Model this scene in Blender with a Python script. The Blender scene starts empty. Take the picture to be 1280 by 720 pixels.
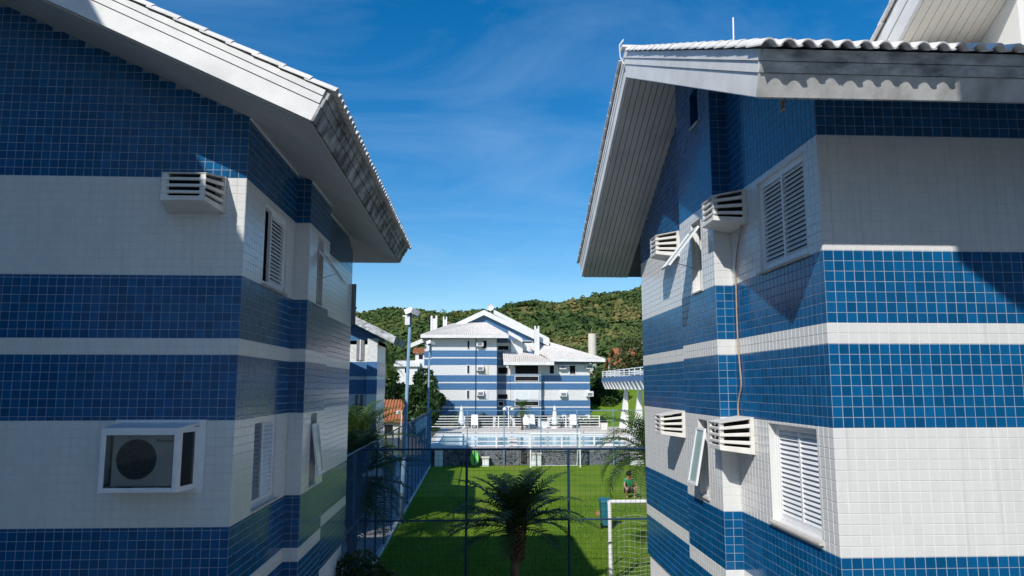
import bpy, math, random
import numpy as np
from mathutils import Vector, Matrix
random.seed(7); rng = np.random.default_rng(7)
S = bpy.context.scene
COL = S.collection
R = math.radians

# ------------------------------------------------------------------ camera
cam_d = bpy.data.cameras.new('camera'); cam = bpy.data.objects.new('camera', cam_d); COL.objects.link(cam)
cam_d.sensor_width = 36.0; cam_d.lens = 36.0 * 907 / 1280
cam_d.clip_start = 0.05; cam_d.clip_end = 9000
cam.location = (0, 0, 5.0); cam.rotation_euler = (R(90 + 7.7), 0, R(-2.83))
S.camera = cam
# ------------------------------------------------------------------ sky and sun
SUN = Vector((0.557, 1.0, -0.947)).normalized()           # direction the light travels
el = math.asin(-SUN.z); az = math.atan2(-SUN.x, -SUN.y)
W = bpy.data.worlds.new('World'); S.world = W; W.use_nodes = True
nt = W.node_tree; nt.nodes.clear()
def N(tree, t, **kw):
    n = tree.nodes.new(t)
    for k, v in kw.items(): setattr(n, k, v)
    return n
sky = N(nt, 'ShaderNodeTexSky'); sky.sky_type = 'NISHITA'; sky.sun_disc = False
sky.sun_elevation = el; sky.sun_rotation = az; sky.altitude = 0; sky.air_density = 1.0; sky.dust_density = 0.35; sky.ozone_density = 3.0
hs = N(nt, 'ShaderNodeHueSaturation'); hs.inputs['Saturation'].default_value = 1.43; hs.inputs['Value'].default_value = 1.18
nt.links.new(sky.outputs[0], hs.inputs['Color'])
tc = N(nt, 'ShaderNodeTexCoord'); sep = N(nt, 'ShaderNodeSeparateXYZ'); nt.links.new(tc.outputs['Generated'], sep.inputs[0])
den = N(nt, 'ShaderNodeMath', operation='ADD'); nt.links.new(sep.outputs[2], den.inputs[0]); den.inputs[1].default_value = 0.12
dx = N(nt, 'ShaderNodeMath', operation='DIVIDE'); nt.links.new(sep.outputs[0], dx.inputs[0]); nt.links.new(den.outputs[0], dx.inputs[1])
dy = N(nt, 'ShaderNodeMath', operation='DIVIDE'); nt.links.new(sep.outputs[1], dy.inputs[0]); nt.links.new(den.outputs[0], dy.inputs[1])
cmb = N(nt, 'ShaderNodeCombineXYZ'); nt.links.new(dx.outputs[0], cmb.inputs[0]); nt.links.new(dy.outputs[0], cmb.inputs[1])
mp = N(nt, 'ShaderNodeMapping'); mp.inputs['Scale'].default_value = (0.8, 1.15, 1); mp.inputs['Rotation'].default_value = (0, 0, 0.5)
nt.links.new(cmb.outputs[0], mp.inputs[0])
nz = N(nt, 'ShaderNodeTexNoise'); nz.inputs['Scale'].default_value = 1.5; nz.inputs['Detail'].default_value = 9; nz.inputs['Roughness'].default_value = 0.58; nz.inputs['Distortion'].default_value = 0.7
nt.links.new(mp.outputs[0], nz.inputs['Vector'])
cr = N(nt, 'ShaderNodeMapRange'); cr.inputs['From Min'].default_value = 0.44; cr.inputs['From Max'].default_value = 0.9; cr.inputs['To Max'].default_value = 0.34
nt.links.new(nz.outputs[0], cr.inputs['Value'])
mx = N(nt, 'ShaderNodeMix', data_type='RGBA'); nt.links.new(cr.outputs[0], mx.inputs['Factor']); nt.links.new(hs.outputs[0], mx.inputs[6]); mx.inputs[7].default_value = (4.2, 6.2, 8.6, 1)
bg = N(nt, 'ShaderNodeBackground'); bg.inputs['Strength'].default_value = 0.112
nt.links.new(mx.outputs[2], bg.inputs['Color'])
wo = N(nt, 'ShaderNodeOutputWorld'); nt.links.new(bg.outputs[0], wo.inputs[0])
sd = bpy.data.lights.new('sun', 'SUN'); sd.energy = 4.7; sd.angle = R(0.5); sd.color = (1.0, 0.955, 0.89)
so = bpy.data.objects.new('sun', sd); COL.objects.link(so); so.rotation_euler = SUN.to_track_quat('-Z', 'Y').to_euler(); so.location = (-10, -18, 30)
S.view_settings.view_transform = 'Standard'; S.view_settings.look = 'None'; S.view_settings.gamma = 1.0; S.view_settings.exposure = 0.0
S.view_settings.use_curve_mapping = False
S.render.resolution_x = 1024; S.render.resolution_y = 576

# ------------------------------------------------------------------ materials
MAT = {}
def base_mat(name, rough=0.6, spec=0.5, metal=0.0):
    m = bpy.data.materials.new(name); m.use_nodes = True
    b = m.node_tree.nodes['Principled BSDF']; b.inputs['Roughness'].default_value = rough
    b.inputs['Specular IOR Level'].default_value = spec; b.inputs['Metallic'].default_value = metal
    MAT[name] = m; return m, m.node_tree, b
def ramp(t, fac, stops):
    r = N(t, 'ShaderNodeValToRGB'); e = r.color_ramp.elements
    while len(e) < len(stops): e.new(0.5)
    for i, (p, c) in enumerate(stops): e[i].position = p; e[i].color = (*c, 1)
    t.links.new(fac, r.inputs[0]); return r.outputs[0]
def noise(t, vec, scale, detail=4, rough=0.55, dist=0.0):
    n = N(t, 'ShaderNodeTexNoise'); n.inputs['Scale'].default_value = scale; n.inputs['Detail'].default_value = detail
    n.inputs['Roughness'].default_value = rough; n.inputs['Distortion'].default_value = dist
    if vec is not None: t.links.new(vec, n.inputs['Vector'])
    return n.outputs[0]
def wpos(t, scale=(1, 1, 1)):
    g = N(t, 'ShaderNodeNewGeometry'); m = N(t, 'ShaderNodeMapping'); m.inputs['Scale'].default_value = scale
    t.links.new(g.outputs['Position'], m.inputs[0]); return m.outputs[0]
def bump(t, b, h, strength=0.3, dist=0.01):
    n = N(t, 'ShaderNodeBump'); n.inputs['Strength'].default_value = strength; n.inputs['Distance'].default_value = dist
    t.links.new(h, n.inputs['Height']); t.links.new(n.outputs[0], b.inputs['Normal'])
def noisy(name, c0, c1, scale=3.0, rough=0.6, spec=0.4, metal=0.0, stretch=(1, 1, 1), bmp=0.0, bscale=40, lo=0.3, hi=0.7):
    m, t, b = base_mat(name, rough, spec, metal)
    f = noise(t, wpos(t, stretch), scale, 6, 0.6)
    t.links.new(ramp(t, f, [(lo, c0), (hi, c1)]), b.inputs['Base Color'])
    if bmp: bump(t, b, noise(t, wpos(t), bscale, 3), bmp, 0.01)
    return m
def tile_mat(name, c, var=0.12, rough=0.16):
    m, t, b = base_mat(name, rough, 0.42)
    a = N(t, 'ShaderNodeAttribute'); a.attribute_name = 'tv'
    o = N(t, 'ShaderNodeObjectInfo')
    s = N(t, 'ShaderNodeMath', operation='ADD'); t.links.new(a.outputs['Fac'], s.inputs[0]); t.links.new(o.outputs['Random'], s.inputs[1])
    f = N(t, 'ShaderNodeMath', operation='FRACT'); t.links.new(s.outputs[0], f.inputs[0])
    lo = tuple(x * (1 - var) for x in c); hi = tuple(min(1, x * (1 + var)) for x in c)
    col = ramp(t, f.outputs[0], [(0.0, lo), (1.0, hi)])
    # rain dirt: soft vertical streaks
    d = noise(t, wpos(t, (3.0, 3.0, 0.35)), 1.6, 6, 0.6)
    dm = N(t, 'ShaderNodeMapRange'); dm.inputs['From Min'].default_value = 0.35; dm.inputs['From Max'].default_value = 0.75; dm.inputs['To Min'].default_value = 1.0; dm.inputs['To Max'].default_value = 0.93
    t.links.new(d, dm.inputs['Value'])
    mu = N(t, 'ShaderNodeVectorMath', operation='SCALE'); t.links.new(col, mu.inputs[0]); t.links.new(dm.outputs[0], mu.inputs['Scale'])
    d2 = noise(t, wpos(t, (7.0, 7.0, 0.45)), 1.3, 5, 0.7)      # thin run-off stains
    dn = N(t, 'ShaderNodeMapRange'); dn.inputs['From Min'].default_value = 0.58; dn.inputs['From Max'].default_value = 0.78; dn.inputs['To Min'].default_value = 1.0; dn.inputs['To Max'].default_value = 0.78
    t.links.new(d2, dn.inputs['Value']); mv = N(t, 'ShaderNodeVectorMath', operation='SCALE'); t.links.new(mu.outputs[0], mv.inputs[0]); t.links.new(dn.outputs[0], mv.inputs['Scale']); mu = mv
    t.links.new(mu.outputs[0], b.inputs['Base Color'])
    r = noise(t, wpos(t), 9, 3); rm = N(t, 'ShaderNodeMapRange'); rm.inputs['To Min'].default_value = rough * 0.7; rm.inputs['To Max'].default_value = rough * 1.6
    t.links.new(r, rm.inputs['Value']); t.links.new(rm.outputs[0], b.inputs['Roughness'])
    return m
tile_mat('tile_blue', (0.003, 0.086, 0.222), 0.20, 0.15)
tile_mat('tile_white', (0.67, 0.675, 0.66), 0.02, 0.2)
noisy('grout', (0.56, 0.57, 0.57), (0.70, 0.71, 0.70), 6, 0.9, 0.2)
noisy('grout_blue', (0.19, 0.26, 0.35), (0.31, 0.38, 0.46), 6, 0.9, 0.2)
noisy('plaster', (0.66, 0.66, 0.64), (0.78, 0.78, 0.76), 1.4, 0.85, 0.2, bmp=0.15, bscale=60)
def grid_tile(name, c):         # far away: tiles below a few pixels
    m, t, b = base_mat(name, 0.22, 0.5)
    br = N(t, 'ShaderNodeTexNoise'); br.inputs['Scale'].default_value = 7
    t.links.new(wpos(t), br.inputs['Vector'])
    t.links.new(ramp(t, br.outputs[0], [(0.3, tuple(x * 0.85 for x in c)), (0.7, tuple(min(1, x * 1.1) for x in c))]), b.inputs['Base Color'])
    return m
grid_tile('far_blue', (0.07, 0.17, 0.33)); grid_tile('far_white', (0.68, 0.69, 0.68))
noisy('fascia_white', (0.62, 0.62, 0.60), (0.80, 0.80, 0.78), 2.2, 0.6, 0.3, bmp=0.08)
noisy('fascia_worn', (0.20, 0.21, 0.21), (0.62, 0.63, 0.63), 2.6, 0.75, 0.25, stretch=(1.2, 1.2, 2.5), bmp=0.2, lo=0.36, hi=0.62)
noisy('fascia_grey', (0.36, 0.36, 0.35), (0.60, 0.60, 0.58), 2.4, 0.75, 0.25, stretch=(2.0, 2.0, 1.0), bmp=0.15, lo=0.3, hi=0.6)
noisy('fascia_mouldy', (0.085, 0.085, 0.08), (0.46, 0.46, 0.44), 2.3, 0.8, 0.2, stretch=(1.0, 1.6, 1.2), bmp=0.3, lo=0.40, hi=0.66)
noisy('soffit', (0.46, 0.46, 0.45), (0.58, 0.58, 0.56), 1.5, 0.45, 0.4)
noisy('soffit_beige', (0.60, 0.57, 0.50), (0.70, 0.67, 0.60), 1.5, 0.5, 0.4)
noisy('roof_white', (0.60, 0.585, 0.56), (0.80, 0.79, 0.77), 4.5, 0.75, 0.25, bmp=0.2)
noisy('roof_far', (0.52, 0.49, 0.46), (0.66, 0.63, 0.60), 3, 0.8, 0.2)
noisy('roof_deck', (0.10, 0.10, 0.10), (0.16, 0.16, 0.16), 3, 0.9, 0.1)
noisy('terracotta', (0.26, 0.09, 0.04), (0.42, 0.17, 0.08), 2.5, 0.85, 0.2)
noisy('alu_white', (0.70, 0.71, 0.72), (0.80, 0.81, 0.82), 2, 0.35, 0.5)
noisy('plastic_cream', (0.60, 0.58, 0.53), (0.74, 0.73, 0.69), 5, 0.45, 0.4)
noisy('plastic_white', (0.70, 0.71, 0.72), (0.80, 0.80, 0.80), 5, 0.4, 0.4)
noisy('dark_inside', (0.008, 0.008, 0.01), (0.016, 0.016, 0.018), 4, 0.8, 0.2)
noisy('fan_dark', (0.045, 0.047, 0.05), (0.075, 0.078, 0.08), 9, 0.7, 0.3)
noisy('grey_slat', (0.16, 0.17, 0.18), (0.22, 0.23, 0.24), 4, 0.5, 0.4)
noisy('sill_stone', (0.42, 0.40, 0.36), (0.56, 0.54, 0.50), 18, 0.6, 0.3)
noisy('hose', (0.34, 0.24, 0.17), (0.46, 0.34, 0.26), 12, 0.6, 0.3)
noisy('fence_blue', (0.007, 0.030, 0.085), (0.012, 0.048, 0.12), 3, 0.45, 0.4)
noisy('pole_blue', (0.14, 0.25, 0.36), (0.22, 0.33, 0.44), 3, 0.5, 0.4)
noisy('net_dark', (0.008, 0.02, 0.05), (0.012, 0.03, 0.07), 3, 0.7, 0.2)
noisy('mesh_blue', (0.04, 0.13, 0.27), (0.07, 0.19, 0.36), 3, 0.5, 0.4)
noisy('rail_white', (0.72, 0.72, 0.71), (0.80, 0.80, 0.79), 3, 0.5, 0.4)
noisy('cord_white', (0.42, 0.44, 0.38), (0.55, 0.56, 0.48), 3, 0.8, 0.2)
noisy('metal_grey', (0.30, 0.31, 0.32), (0.42, 0.43, 0.44), 6, 0.4, 0.5, metal=0.3)
noisy('lamp_globe', (0.75, 0.75, 0.74), (0.82, 0.82, 0.8), 3, 0.3, 0.5)
noisy('deck', (0.52, 0.47, 0.40), (0.66, 0.61, 0.54), 1.5, 0.8, 0.2)
noisy('bounce_paving', (0.44, 0.43, 0.41), (0.56, 0.55, 0.52), 1.2, 0.9, 0.2, bmp=0.1)  # pale tone meant to bounce light up onto walls and soffits
noisy('path', (0.30, 0.30, 0.30), (0.42, 0.42, 0.41), 2.0, 0.9, 0.2, bmp=0.1)
noisy('trunk', (0.055, 0.042, 0.03), (0.13, 0.10, 0.075), 9, 0.95, 0.1, stretch=(1, 1, 0.3), bmp=0.6, bscale=30)
noisy('palm_boot', (0.05, 0.04, 0.025), (0.12, 0.09, 0.055), 14, 0.95, 0.1, bmp=0.5)
noisy('bin_teal', (0.015, 0.12, 0.15), (0.025, 0.16, 0.20), 3, 0.45, 0.4)
noisy('green_board', (0.08, 0.50, 0.05), (0.14, 0.62, 0.08), 3, 0.4, 0.5)
noisy('soil', (0.24, 0.12, 0.05), (0.36, 0.18, 0.08), 8, 0.95, 0.1)
noisy('shirt_green', (0.012, 0.24, 0.10), (0.02, 0.32, 0.14), 10, 0.8, 0.2)
noisy('skin', (0.36, 0.19, 0.12), (0.42, 0.23, 0.15), 10, 0.5, 0.4)
noisy('hair', (0.006, 0.005, 0.004), (0.012, 0.010, 0.008), 20, 0.6, 0.3)
noisy('shorts', (0.02, 0.022, 0.03), (0.03, 0.033, 0.045), 10, 0.85, 0.2)
noisy('lettering', (0.02, 0.02, 0.025), (0.03, 0.03, 0.035), 5, 0.6, 0.3)
noisy('poster', (0.02, 0.018, 0.016), (0.30, 0.22, 0.15), 5, 0.6, 0.3, lo=0.45, hi=0.7)
noisy('brick_house', (0.30, 0.13, 0.08), (0.42, 0.20, 0.12), 3, 0.9, 0.2)
noisy('cream', (0.60, 0.55, 0.46), (0.70, 0.65, 0.56), 2, 0.8, 0.2)
noisy('curtain', (0.62, 0.66, 0.66), (0.76, 0.79, 0.79), 1.2, 0.3, 0.5, stretch=(4, 1, 0.2))
def leaf_mat(name, c0, c1, scale=1.2, trans=0.25, rough=0.45):
    m, t, b = base_mat(name, rough, 0.4)
    f = noise(t, wpos(t), scale, 5, 0.65)
    col = ramp(t, f, [(0.3, c0), (0.72, c1)]); t.links.new(col, b.inputs['Base Color'])
    if trans:
        tr = N(t, 'ShaderNodeBsdfTranslucent'); t.links.new(col, tr.inputs[0])
        ms = N(t, 'ShaderNodeMixShader'); ms.inputs[0].default_value = trans
        t.links.new(b.outputs[0], ms.inputs[1]); t.links.new(tr.outputs[0], ms.inputs[2])
        t.links.new(ms.outputs[0], t.nodes['Material Output'].inputs[0])
    return m
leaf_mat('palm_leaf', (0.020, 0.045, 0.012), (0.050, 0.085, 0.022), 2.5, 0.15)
leaf_mat('palm_leaf_light', (0.040, 0.085, 0.014), (0.085, 0.14, 0.03), 2.5, 0.2)
leaf_mat('leaf_dark', (0.018, 0.048, 0.010), (0.05, 0.10, 0.02), 1.5)
leaf_mat('leaf_mid', (0.035, 0.085, 0.012), (0.09, 0.15, 0.03), 0.8)
leaf_mat('leaf_olive', (0.06, 0.085, 0.02), (0.14, 0.15, 0.05), 0.8)
leaf_mat('grass_blade', (0.095, 0.20, 0.010), (0.17, 0.27, 0.022), 0.6, 0.2)
def forest_mat():
    m, t, b = base_mat('forest', 0.85, 0.15)
    f = noise(t, wpos(t), 0.016, 6, 0.6); f2 = noise(t, wpos(t), 0.35, 5, 0.7)
    a = N(t, 'ShaderNodeAttribute'); a.attribute_name = 'tv'
    s = N(t, 'ShaderNodeMath', operation='MULTIPLY_ADD'); t.links.new(a.outputs['Fac'], s.inputs[0]); s.inputs[1].default_value = 0.22
    fm = N(t, 'ShaderNodeMapRange'); fm.inputs['From Min'].default_value = 0.36; fm.inputs['From Max'].default_value = 0.66; fm.inputs['To Max'].default_value = 0.62; t.links.new(f, fm.inputs['Value']); t.links.new(fm.outputs[0], s.inputs[2])
    s2 = N(t, 'ShaderNodeMath', operation='MULTIPLY_ADD'); t.links.new(f2, s2.inputs[0]); s2.inputs[1].default_value = 0.35; t.links.new(s.outputs[0], s2.inputs[2])
    t.links.new(ramp(t, s2.outputs[0], [(0.24, (0.026, 0.055, 0.017)), (0.50, (0.054, 0.092, 0.026)), (0.72, (0.10, 0.125, 0.036)), (0.93, (0.18, 0.155, 0.058))]), b.inputs['Base Color'])
forest_mat()
def hill_mat():
    m, t, b = base_mat('hill', 0.95, 0.1)
    f = noise(t, wpos(t), 0.02, 6, 0.65)
    t.links.new(ramp(t, f, [(0.35, (0.06, 0.085, 0.02)), (0.5, (0.17, 0.14, 0.055)), (0.66, (0.24, 0.17, 0.075))]), b.inputs['Base Color'])
hill_mat()
def lawn_mat():
    m, t, b = base_mat('lawn', 0.95, 0.1)
    f = noise(t, wpos(t, (1, 0.6, 1)), 0.42, 9, 0.68, 0.6); g = noise(t, wpos(t), 14, 4, 0.7)
    c1 = ramp(t, f, [(0.30, (0.095, 0.195, 0.012)), (0.54, (0.165, 0.270, 0.020)), (0.64, (0.22, 0.25, 0.045)), (0.73, (0.28, 0.19, 0.085))])
    mu = N(t, 'ShaderNodeMix', data_type='RGBA', blend_type='MULTIPLY'); mu.inputs['Factor'].default_value = 0.6
    t.links.new(c1, mu.inputs[6]); t.links.new(ramp(t, g, [(0.3, (0.45, 0.45, 0.45)), (0.65, (1, 1, 1))]), mu.inputs[7])
    t.links.new(mu.outputs[2], b.inputs['Base Color']); bump(t, b, g, 0.8, 0.03)
lawn_mat()
noisy('ground', (0.07, 0.085, 0.035), (0.15, 0.13, 0.075), 0.15, 0.95, 0.1)
def stone_mat():
    m, t, b = base_mat('stone_wall', 0.85, 0.2)
    v = N(t, 'ShaderNodeTexVoronoi'); v.inputs['Scale'].default_value = 4.5; t.links.new(wpos(t), v.inputs['Vector'])
    e = N(t, 'ShaderNodeTexVoronoi'); e.feature = 'DISTANCE_TO_EDGE'; e.inputs['Scale'].default_value = 4.5; t.links.new(wpos(t), e.inputs['Vector'])
    w = N(t, 'ShaderNodeSeparateColor'); t.links.new(v.outputs['Color'], w.inputs[0])
    c = ramp(t, w.outputs[0], [(0.0, (0.035, 0.04, 0.048)), (1.0, (0.14, 0.15, 0.165))])
    mu = N(t, 'ShaderNodeMix', data_type='RGBA'); mu.inputs[7].default_value = (0.26, 0.26, 0.26, 1); t.links.new(c, mu.inputs[6])
    r = N(t, 'ShaderNodeMapRange'); r.inputs['From Max'].default_value = 0.07; r.inputs['To Min'].default_value = 1; r.inputs['To Max'].default_value = 0
    t.links.new(e.outputs['Distance'], r.inputs['Value']); t.links.new(r.outputs[0], mu.inputs['Factor'])
    t.links.new(mu.outputs[2], b.inputs['Base Color']); bump(t, b, e.outputs['Distance'], 0.6, 0.06)
stone_mat()
def water_mat():
    m, t, b = base_mat('pool_water', 0.06, 0.5); b.inputs['Base Color'].default_value = (0.10, 0.42, 0.55, 1)
    bump(t, b, noise(t, wpos(t), 3, 3), 0.25, 0.05)
water_mat()
def glass_mat(name, tint, gloss=0.08):
    m, t, b = base_mat(name, 0.05, 0.5)
    tr = N(t, 'ShaderNodeBsdfTransparent'); tr.inputs[0].default_value = (*tint, 1)
    gl = N(t, 'ShaderNodeBsdfGlossy'); gl.inputs['Roughness'].default_value = 0.04
    lw = N(t, 'ShaderNodeFresnel'); lw.inputs[0].default_value = 1.5
    ms = N(t, 'ShaderNodeMixShader'); t.links.new(lw.outputs[0], ms.inputs[0]); t.links.new(tr.outputs[0], ms.inputs[1]); t.links.new(gl.outputs[0], ms.inputs[2])
    t.links.new(ms.outputs[0], t.nodes['Material Output'].inputs[0])
glass_mat('glass_dark', (0.78, 0.80, 0.80)); noisy('glass_pale', (0.30, 0.42, 0.41), (0.38, 0.50, 0.48), 3, 0.18, 0.5)

# ------------------------------------------------------------------ helpers
Z3 = Vector((0, 0, 1))
class MB:
    def __init__(s): s.v = []; s.f = []; s.a = []
    def quad(s, *p):
        n = len(s.v); s.v.extend([tuple(q) for q in p]); s.f.append(tuple(range(n, n + len(p))))
    def hexa(s, p):          # 8 corners: bottom 0-3 counter-clockwise from above, top 4-7
        n = len(s.v); s.v.extend([tuple(q) for q in p])
        for f in ((0, 3, 2, 1), (4, 5, 6, 7), (0, 1, 5, 4), (1, 2, 6, 5), (2, 3, 7, 6), (3, 0, 4, 7)):
            s.f.append(tuple(n + i for i in f))
    def box(s, x0, x1, y0, y1, z0, z1):
        s.hexa([(x0, y0, z0), (x1, y0, z0), (x1, y1, z0), (x0, y1, z0), (x0, y0, z1), (x1, y0, z1), (x1, y1, z1), (x0, y1, z1)])
    def prism(s, poly, off):  # planar polygon extruded by the vector off
        off = Vector(off); a = [Vector(p) for p in poly]; k = len(a); n = len(s.v)
        nrm = Vector((0, 0, 0))
        for i in range(k): nrm += a[i].cross(a[(i + 1) % k])
        if nrm.dot(off) > 0: a = a[::-1]
        s.v.extend([tuple(p) for p in a] + [tuple(p + off) for p in a])
        s.f.append(tuple(range(n, n + k))); s.f.append(tuple(n + k + i for i in range(k))[::-1])
        for i in range(k):
            j = (i + 1) % k; s.f.append((n + i, n + k + i, n + k + j, n + j))
    def tube(s, pts, r, seg=8, caps=True):
        pts = [Vector(p) for p in pts]; k = len(pts); rs = r if isinstance(r, (list, tuple)) else [r] * k
        n = len(s.v); ref = None
        for i, p in enumerate(pts):
            t = (pts[min(i + 1, k - 1)] - pts[max(i - 1, 0)]).normalized()
            if ref is None: ref = Vector((1, 0, 0)) if abs(t.x) < 0.9 else Vector((0, 1, 0))
            u = (ref - t * ref.dot(t)).normalized(); w = t.cross(u); ref = u
            for j in range(seg):
                a = 2 * math.pi * j / seg; s.v.append(tuple(p + (u * math.cos(a) + w * math.sin(a)) * rs[i]))
        for i in range(k - 1):
            for j in range(seg):
                j2 = (j + 1) % seg; s.f.append((n + i * seg + j, n + i * seg + j2, n + (i + 1) * seg + j2, n + (i + 1) * seg + j))
        if caps:
            s.f.append(tuple(n + j for j in range(seg))[::-1]); s.f.append(tuple(n + (k - 1) * seg + j for j in range(seg)))
    def lathe(s, c, prof, seg=16):   # prof: (radius, z)
        c = Vector(c); n = len(s.v)
        for r, z in prof:
            for j in range(seg):
                a = 2 * math.pi * j / seg; s.v.append((c.x + r * math.cos(a), c.y + r * math.sin(a), c.z + z))
        for i in range(len(prof) - 1):
            for j in range(seg):
                j2 = (j + 1) % seg; s.f.append((n + i * seg + j, n + i * seg + j2, n + (i + 1) * seg + j2, n + (i + 1) * seg + j))
        s.f.append(tuple(n + j for j in range(seg))[::-1]); s.f.append(tuple(n + (len(prof) - 1) * seg + j for j in range(seg)))
    def mesh(s, name, mat, base=(0, 0, 0), smooth=False):
        me = bpy.data.meshes.new(name); b = Vector(base)
        me.from_pydata([(x - b.x, y - b.y, z - b.z) for x, y, z in s.v], [], s.f)
        me.materials.append(MAT[mat])
        if s.a and len(s.a) == len(s.f):
            at = me.attributes.new('tv', 'FLOAT', 'FACE'); at.data.foreach_set('value', s.a)
        if smooth: me.polygons.foreach_set('use_smooth', [True] * len(me.polygons))
        me.update(); return me
    def build(s, name, mat, parent=None, smooth=False):
        base = wloc(parent) if parent else Vector((0, 0, 0))
        o = bpy.data.objects.new(name, s.mesh(name, mat, base, smooth)); COL.objects.link(o); o.parent = parent
        return o
def wloc(o):
    v = Vector((0, 0, 0))
    while o is not None: v += o.location; o = o.parent
    return v
def tag(o, label=None, cat=None, group=None, kind=None):
    if label: o['label'] = label
    if cat: o['category'] = cat
    if group: o['group'] = group
    if kind: o['kind'] = kind
    return o
def thing(name, loc, label, cat, group=None):
    o = bpy.data.objects.new(name, None); o.empty_display_size = 0.2; COL.objects.link(o); o.location = loc
    return tag(o, label, cat, group)
def single(mb, name, mat, loc, label, cat, group=None, smooth=False):   # a thing that is one mesh, origin at its base
    o = bpy.data.objects.new(name, mb.mesh(name, mat, loc, smooth)); COL.objects.link(o); o.location = loc
    return tag(o, label, cat, group)
def inst(name, me, parent, pos, rot=None):      # shared mesh placed at a world position below parent
    o = bpy.data.objects.new(name, me); COL.objects.link(o); o.parent = parent
    M = Matrix.Translation(Vector(pos) - wloc(parent))
    o.matrix_local = M @ rot.to_4x4() if rot is not None else M
    return o
def proj(p):
    q = cam_inv @ Vector(p)
    if q.z > -0.1: return None
    return 640 + 907 * q.x / -q.z, 360 - 907 * q.y / -q.z
cam_inv = (Matrix.Translation(cam.location) @ cam.rotation_euler.to_matrix().to_4x4()).inverted()

class Frame:                 # wall-plane frame: u along the wall, z up, d outward
    def __init__(s, o, u): s.o = Vector(o); s.u = Vector(u).normalized(); s.n = s.u.cross(Z3)
    def P(s, u, z, d=0.0): return s.o + s.u * u + Z3 * z + s.n * d
    def box(s, mb, u0, u1, z0, z1, d0, d1):
        P = s.P
        mb.hexa([P(u0, z0, d1), P(u1, z0, d1), P(u1, z0, d0), P(u0, z0, d0), P(u0, z1, d1), P(u1, z1, d1), P(u1, z1, d0), P(u0, z1, d0)])

# ------------------------------------------------------------------ tiled walls
TILE_VAR = {}
def rows_of(z0, z1, pitch, mode):
    if mode == 'even':
        n = max(1, round((z1 - z0) / pitch)); return [z0 + (z1 - z0) * i / n for i in range(n + 1)]
    r = []
    if mode == 'bottom':
        z = z0
        while z < z1 - 1e-4: r.append(z); z += pitch
        r.append(z1)
    else:
        z = z1
        while z > z0 + 1e-4: r.append(z); z -= pitch
        r.append(z0); r = r[::-1]
    return r
def tile_geo(mb, fr, u0, u1, z0, z1, rv):
    g = 0.0036; t = 0.0035; b = 0.002
    if u1 - u0 < 0.014 or z1 - z0 < 0.014: return
    P = fr.P
    j = lambda: random.uniform(-0.00018, 0.00018)
    o = [P(u0 + g, z0 + g), P(u1 - g, z0 + g), P(u1 - g, z1 - g), P(u0 + g, z1 - g)]
    i = [P(u0 + g + b, z0 + g + b, t + j()), P(u1 - g - b, z0 + g + b, t + j()), P(u1 - g - b, z1 - g - b, t + j()), P(u0 + g + b, z1 - g - b, t + j())]
    n = len(mb.v); mb.v.extend([tuple(p) for p in o + i])
    mb.f.append((n + 4, n + 5, n + 6, n + 7))
    for k in range(4):
        k2 = (k + 1) % 4; mb.f.append((n + k, n + k2, n + 4 + k2, n + 4 + k))
    mb.a.extend([rv] * 5)
def tile_panel(store, fr, width, bands, pitch, holes, top, anchor_end=False, cols=None):
    c = []
    if cols: c = [width * i / cols for i in range(cols + 1)]
    else:
        u = 0.0
        while u < width - 1e-4: c.append(u); u += pitch
        c.append(width)
        if anchor_end: c = [width - x for x in c][::-1]
    for z0, z1, colr, mode in bands:
        rs = rows_of(z0, z1, pitch, mode)
        for a, b in zip(rs[:-1], rs[1:]):
            for p, q in zip(c[:-1], c[1:]):
                if b > top((p + q) / 2): continue
                u0, u1, w0, w1 = p, q, a, b; skip = False
                for h0, h1, g0, g1 in holes:
                    if u1 <= h0 or u0 >= h1 or w1 <= g0 or w0 >= g1: continue
                    ou = min(u1, h1) - max(u0, h0); oz = min(w1, g1) - max(w0, g0)
                    if ou / (u1 - u0) > 0.98 and oz / (w1 - w0) > 0.98: skip = True; break
                    if ou / (u1 - u0) < oz / (w1 - w0):
                        if u0 < h0: u1 = h0
                        else: u0 = h1
                    else:
                        if w0 < g0: w1 = g0
                        else: w0 = g1
                if not skip: store.append((fr, u0, u1, w0, w1, colr, abs(u1 - u0 - (q - p)) < 1e-6 and abs(w1 - w0 - (b - a)) < 1e-6))
def wall_base(mb, fr, width, z0, top, holes, breaks=()):
    if isinstance(mb, dict):
        bl = mb['bands']
        for k, (a, b, c, _) in enumerate(bl):
            last = k == len(bl) - 1
            hs_ = [(h[0], h[1], max(h[2], a), h[3] if last else min(h[3], b)) for h in holes if h[3] > a and (last or h[2] < b)]
            wall_base(mb[c], fr, width, a, top if last else (lambda u, b=b: b), hs_, breaks)
        return
    us = sorted({0.0, width, *breaks, *[h[0] for h in holes], *[h[1] for h in holes]})
    for a, b in zip(us[:-1], us[1:]):
        m = (a + b) / 2; iv = sorted([(h[2], h[3]) for h in holes if h[0] < m < h[1]]); z = z0
        for h0, h1 in iv:
            mb.quad(fr.P(a, z), fr.P(b, z), fr.P(b, h0), fr.P(a, h0)); z = h1
        mb.quad(fr.P(a, z), fr.P(b, z), fr.P(b, top(b)), fr.P(a, top(a)))
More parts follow.
